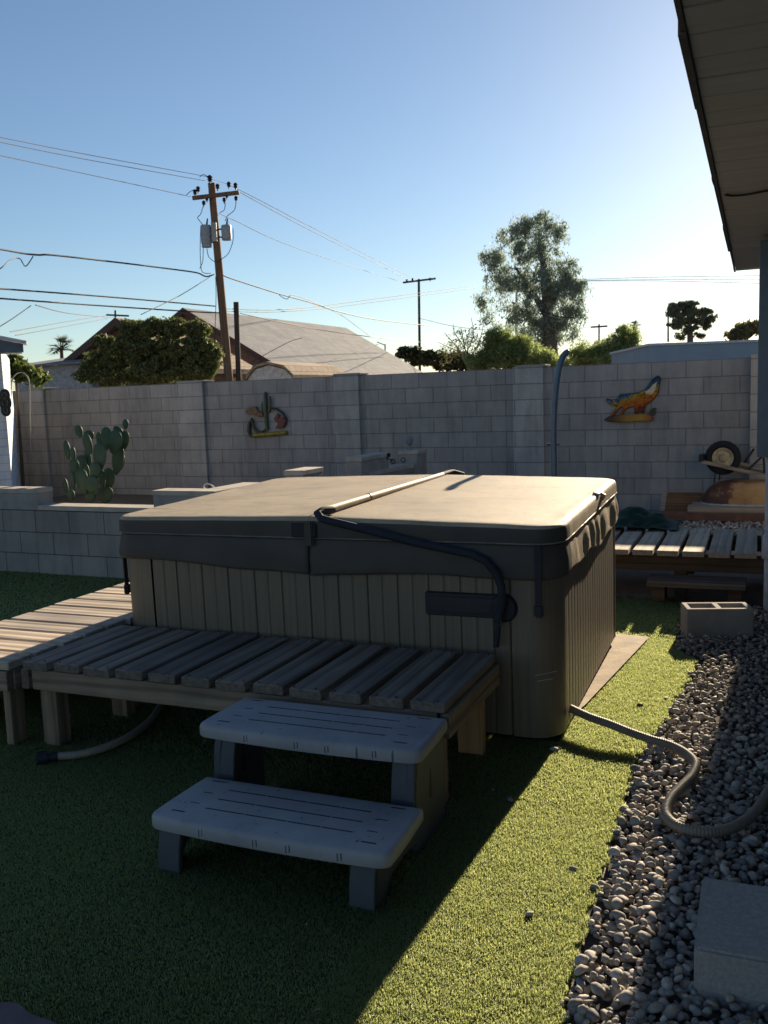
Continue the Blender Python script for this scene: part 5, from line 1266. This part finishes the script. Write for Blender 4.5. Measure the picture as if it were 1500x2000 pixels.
# ------------------------------------------------------------------ trees and plants
def foliage(blobs, ncl, per, cs, ls, seed, droop=0.0, aspect=0.45):
    """blobs: (center, (rx,ry,rz), weight); leaves gather in clumps near the blobs' skins"""
    r = np.random.default_rng(seed); V_ = []
    w = np.array([b[2] for b in blobs], float); w /= w.sum()
    for bi in r.choice(len(blobs), ncl, p=w):
        c_, R_, _ = blobs[bi]
        d = r.normal(size=3); d /= np.linalg.norm(d); rr = r.uniform(0.15, 1.0) ** 0.5
        cc = np.array(c_) + d * np.array(R_) * rr
        n = max(3, int(per * r.uniform(0.4, 1.5))); k = cs * r.uniform(0.5, 1.35)
        q = r.normal(size=(n, 3)); q /= np.linalg.norm(q, axis=1)[:, None]; q *= r.uniform(0, 1, (n, 1)) ** 0.45
        P = cc + q * k * np.array([1, 1, 0.75])
        if droop: P[:, 2] -= r.uniform(0, 1, n) ** 2 * droop * r.uniform(0.3, 1.6)
        a = r.normal(size=(n, 3)); a[:, 2] -= min(1.5, droop * 3); a /= np.linalg.norm(a, axis=1)[:, None]
        b = np.cross(a, r.normal(size=(n, 3))); b /= np.linalg.norm(b, axis=1)[:, None]
        L = (ls * r.uniform(0.6, 1.4, n))[:, None]
        V_.append(np.stack([P - a * L, P + b * L * aspect, P + a * L, P - b * L * aspect], 1).reshape(-1, 3))
    V_ = np.concatenate(V_); F_ = np.arange(len(V_)).reshape(-1, 4); return V_, F_
def pxblobs(D, lst, depth=1.0):
    out = []
    for x, y, rx, ry, w in lst:
        p = at_y(x, y, D); k = D / FPX
        out.append((tuple(p), (rx * k, rx * k * depth, ry * k), w))
    return out
def tree(name, label, cat, D, base, lst, ncl, per, cs, ls, mat, trunk, seed, bark, droop=0.0, aspect=.45, group=None, depth=1.0):
    b = at_y(base[0], base[1], D); b.z = 0
    t = thing(name, label, cat, b, 0, group)
    V_, F_ = foliage(pxblobs(D, lst, depth), ncl, per, cs, ls, seed, droop, aspect)
    np_mesh("crown", V_ - np.array(b), F_, mat, t)
    if trunk:
        mb = MB()
        for pl, r0, r1 in trunk:
            P = [at_y(x, y, D) - b for x, y in pl]
            if pl is trunk[0][0]: P = [Vector((0, 0, 0))] + P
            P = smooth_path(P, 4); n = len(P); mb.tube(P, [r0 + (r1 - r0) * k / (n - 1) for k in range(n)], 8)
        mb.build("trunk", bark, t, smooth=60)
    return t
BARK = simple("tree_bark", (0.13, 0.10, 0.08), .9, scale=10, bump=.5)
EUC = leafmat("eucalyptus_leaf", (0.20, 0.235, 0.20), (0.30, 0.34, 0.29), (0.42, 0.45, 0.38), .58, (0.95, 1.05, 1.0))  # tree leaf tones, here to PINE, lightened in place of haze and glare
BUSH = leafmat("bush_leaf", (0.055, 0.07, 0.03), (0.11, 0.125, 0.055), (0.20, 0.21, 0.095), .42, (1.1, 1.2, 0.8))
YEL = leafmat("yellow_green_leaf", (0.15, 0.18, 0.075), (0.25, 0.29, 0.125), (0.36, 0.38, 0.19), .6, (1.1, 1.2, 0.85))
PINE = leafmat("pine_needle", (0.12, 0.14, 0.10), (0.19, 0.21, 0.15), (0.28, 0.29, 0.21), .5, (1, 1.05, .95))
tree("eucalyptus_tree", "tall grey green eucalyptus towering over the back wall at right", "tree", 55, (1075, 720),
     [(1055, 430, 26, 16, 1.2), (1020, 440, 22, 18, 1.0), (1090, 445, 16, 16, .7), (988, 465, 26, 22, 1.2), (1062, 475, 34, 30, 2.6), (1022, 490, 24, 24, 1.2), (965, 505, 22, 26, 1.1), (1080, 520, 34, 28, 2.6), (1112, 522, 18, 20, 1.0), (990, 545, 30, 28, 1.7), (1042, 550, 38, 30, 2.8), (1095, 562, 34, 28, 2.6), (1128, 565, 18, 24, 1.4), (950, 555, 18, 14, .3), (975, 592, 26, 24, 1.0), (1025, 600, 34, 30, 2.2), (1075, 608, 36, 32, 3), (1120, 608, 20, 24, 1.3), (998, 630, 22, 20, .7), (1050, 645, 34, 30, 2.6), (1095, 648, 24, 32, 1.6), (1122, 650, 10, 26, .5), (948, 600, 9, 26, .3), (940, 575, 10, 16, .2)], 470, 72, .44, .10, EUC,
     [([(1075, 690), (1072, 640), (1068, 590), (1062, 520), (1055, 470)], .55, .12), ([(1070, 620), (1040, 570), (1005, 520)], .25, .06), ([(1070, 600), (1095, 560), (1110, 530)], .22, .06), ([(1074, 650), (1035, 620), (1000, 590)], .2, .05)], 5, BARK, .5, .32)
tree("bushy_tree", "dense round dark olive bushy tree just beyond the back wall", "tree", 19.5, (300, 760),
     [(200, 668, 16, 14, .5), (225, 690, 34, 34, 2), (262, 645, 26, 20, 1.3), (300, 640, 24, 16, 1.2), (270, 690, 40, 36, 2.4), (340, 640, 28, 18, 1.4), (385, 645, 22, 18, 1.2), (330, 690, 40, 34, 2.4), (385, 690, 34, 34, 2.2), (415, 690, 18, 26, 1), (185, 715, 28, 26, 1.4), (215, 735, 40, 20, 1.4), (300, 730, 60, 22, 2.2), (375, 728, 44, 18, 1.6), (410, 715, 16, 14, .5), (165, 730, 16, 14, .5)], 1300, 60, .10, .034, BUSH, [([(300, 740), (290, 700)], .12, .07), ([(300, 740), (350, 690)], .08, .05)], 6, BARK, 0.02, .45)
tree("shrub", "feathery yellow green shrub below the big tree", "shrub", 42, (985, 735), [(985, 690, 48, 32, 2), (1030, 700, 50, 26, 2), (945, 705, 34, 22, 1.2), (1075, 712, 40, 18, 1.2), (970, 660, 26, 22, .9), (1010, 672, 26, 20, .9)], 560, 60, .34, .085, YEL, [([(985, 720), (985, 690)], .1, .05)], 7, BARK, .12, .22, "yellow green shrubs beyond the wall")
tree("shrub", "yellow green shrub between the bent blue pole and the blue grey building", "shrub", 44, (1180, 735), [(1140, 690, 32, 22, 1.4), (1190, 685, 34, 26, 1.8), (1220, 665, 24, 30, 1.4), (1170, 705, 60, 16, 1.6), (1228, 690, 22, 22, 1)], 480, 60, .32, .085, YEL, [([(1190, 720), (1190, 690)], .1, .05)], 8, BARK, .10, .22, "yellow green shrubs beyond the wall")
tree("hedge", "dark low hedge beyond the grey roof's right end", "hedge", 66, (830, 735), [(800, 690, 22, 12, 1), (840, 700, 40, 14, 2), (880, 708, 40, 14, 2), (910, 706, 30, 18, 1)], 420, 22, .3, .16, leafmat("hedge_leaf", (0.02, 0.03, 0.016), (0.04, 0.05, 0.025), (0.08, 0.085, 0.04), .2), None, 9, BARK)
tree("wispy_tree", "almost leafless pale wispy tree left of the big eucalyptus", "tree", 46, (915, 735), [(905, 675, 42, 34, 1), (930, 660, 26, 26, .7), (880, 690, 28, 20, .5)], 150, 8, .3, .06, leafmat("sparse_leaf", (0.2, 0.2, 0.1), (0.26, 0.25, 0.13), (0.32, 0.3, 0.17), .4),
     [([(915, 725), (912, 700), (905, 665), (900, 640)], .06, .015), ([(913, 705), (935, 670), (945, 630)], .04, .012), ([(912, 705), (890, 675), (868, 650)], .04, .012), ([(910, 690), (925, 655), (920, 620)], .03, .01), ([(905, 690), (880, 680), (855, 668)], .03, .01), ([(908, 680), (888, 650), (885, 632)], .03, .01), ([(930, 680), (950, 660), (960, 640)], .03, .01)], 10, simple("pale_twig", (0.35, 0.3, 0.22), .8))
tree("pine_tree", "dark flat topped pine on the horizon above the blue grey building", "tree", 70, (1350, 735), [(1322, 600, 16, 8, 1.6), (1345, 596, 16, 7, 1.4), (1312, 612, 12, 8, 1), (1350, 610, 20, 8, 1.6), (1375, 610, 12, 7, 1), (1388, 624, 13, 7, 1), (1335, 624, 22, 7, 1.2), (1365, 628, 14, 6, .8), (1320, 636, 16, 7, .8), (1380, 638, 10, 5, .4), (1348, 642, 16, 6, .7), (1330, 655, 16, 6, .5), (1362, 655, 12, 5, .4)], 300, 60, .24, .10, PINE, [([(1348, 660), (1346, 630), (1345, 605)], .3, .1), ([(1347, 645), (1370, 625), (1385, 618)], .12, .05), ([(1347, 645), (1325, 620), (1318, 608)], .12, .05), ([(1305, 668), (1305, 610)], .08, .06)], 11, BARK)
tree("shrub", "thin olive treetop at the right edge above the blue grey building", "shrub", 60, (1460, 735), [(1460, 645, 26, 18, 1), (1440, 655, 18, 12, .5)], 110, 20, .3, .16, leafmat("olive_leaf", (0.09, 0.09, 0.05), (0.14, 0.14, 0.08), (0.2, 0.19, 0.11), .4), [([(1460, 690), (1460, 640)], .1, .05)], 12, BARK)
tree("shrub", "small sunlit shrub between the white building and the block wall", "shrub", 14.5, (30, 770), [(28, 712, 18, 18, 1), (45, 728, 22, 16, 1), (78, 740, 22, 12, .5)], 130, 18, .10, .045, leafmat("garden_leaf", (0.04, 0.07, 0.02), (0.09, 0.13, 0.035), (0.2, 0.22, 0.07), .45), [([(32, 750), (32, 715)], .03, .015)], 13, BARK)
def palm(D, px, py, R_, n, label, base_y=745, seed=1):
    b = at_y(px, base_y, D); b.z = 0
    t = thing("palm_tree", label, "palm", b); c_ = at_y(px, py, D) - b; rr = random.Random(seed)
    MB().tube([Vector((0, 0, 0)), c_ * .5, c_], [R_ * .16, R_ * .12, R_ * .1], 8).build("trunk", BARK, t, smooth=60)
    mb = MB()
    for k in range(n):
        a = rr.uniform(0, 6.283); e = rr.uniform(-.3, 1.3); d = Vector((math.cos(a) * math.cos(e), math.sin(a) * math.cos(e), math.sin(e)))
        p1 = c_ + d * R_ * .5; sd_ = d.cross(Vector((0, 0, 1)))
        sd_ = sd_.normalized() if sd_.length > 1e-3 else Vector((1, 0, 0))
        for j in range(9):
            f_ = (j - 4) / 4 * 0.8; dd = (d + sd_ * f_ + Vector((0, 0, -0.25 * abs(f_)))).normalized(); L = R_ * rr.uniform(.42, .58); w_ = R_ * .03
            q = dd.cross(d.cross(sd_)).normalized() * w_
            mb.add([p1 + q, p1 - q, p1 + dd * L + Vector((0, 0, -.1 * R_))], [(0, 1, 2)])
        mb.tube([c_, p1], R_ * .02, 4)
    mb.build("crown", leafmat("palm_frond", (0.04, 0.055, 0.03), (0.065, 0.085, 0.04), (0.1, 0.115, 0.055), .25), t)
palm(45, 120, 682, .85, 30, "small fan palm top above the far left grey roof", 745, 2)
palm(70, 1238, 640, .75, 26, "small palm top poking out above the right shrubs", 735, 3)
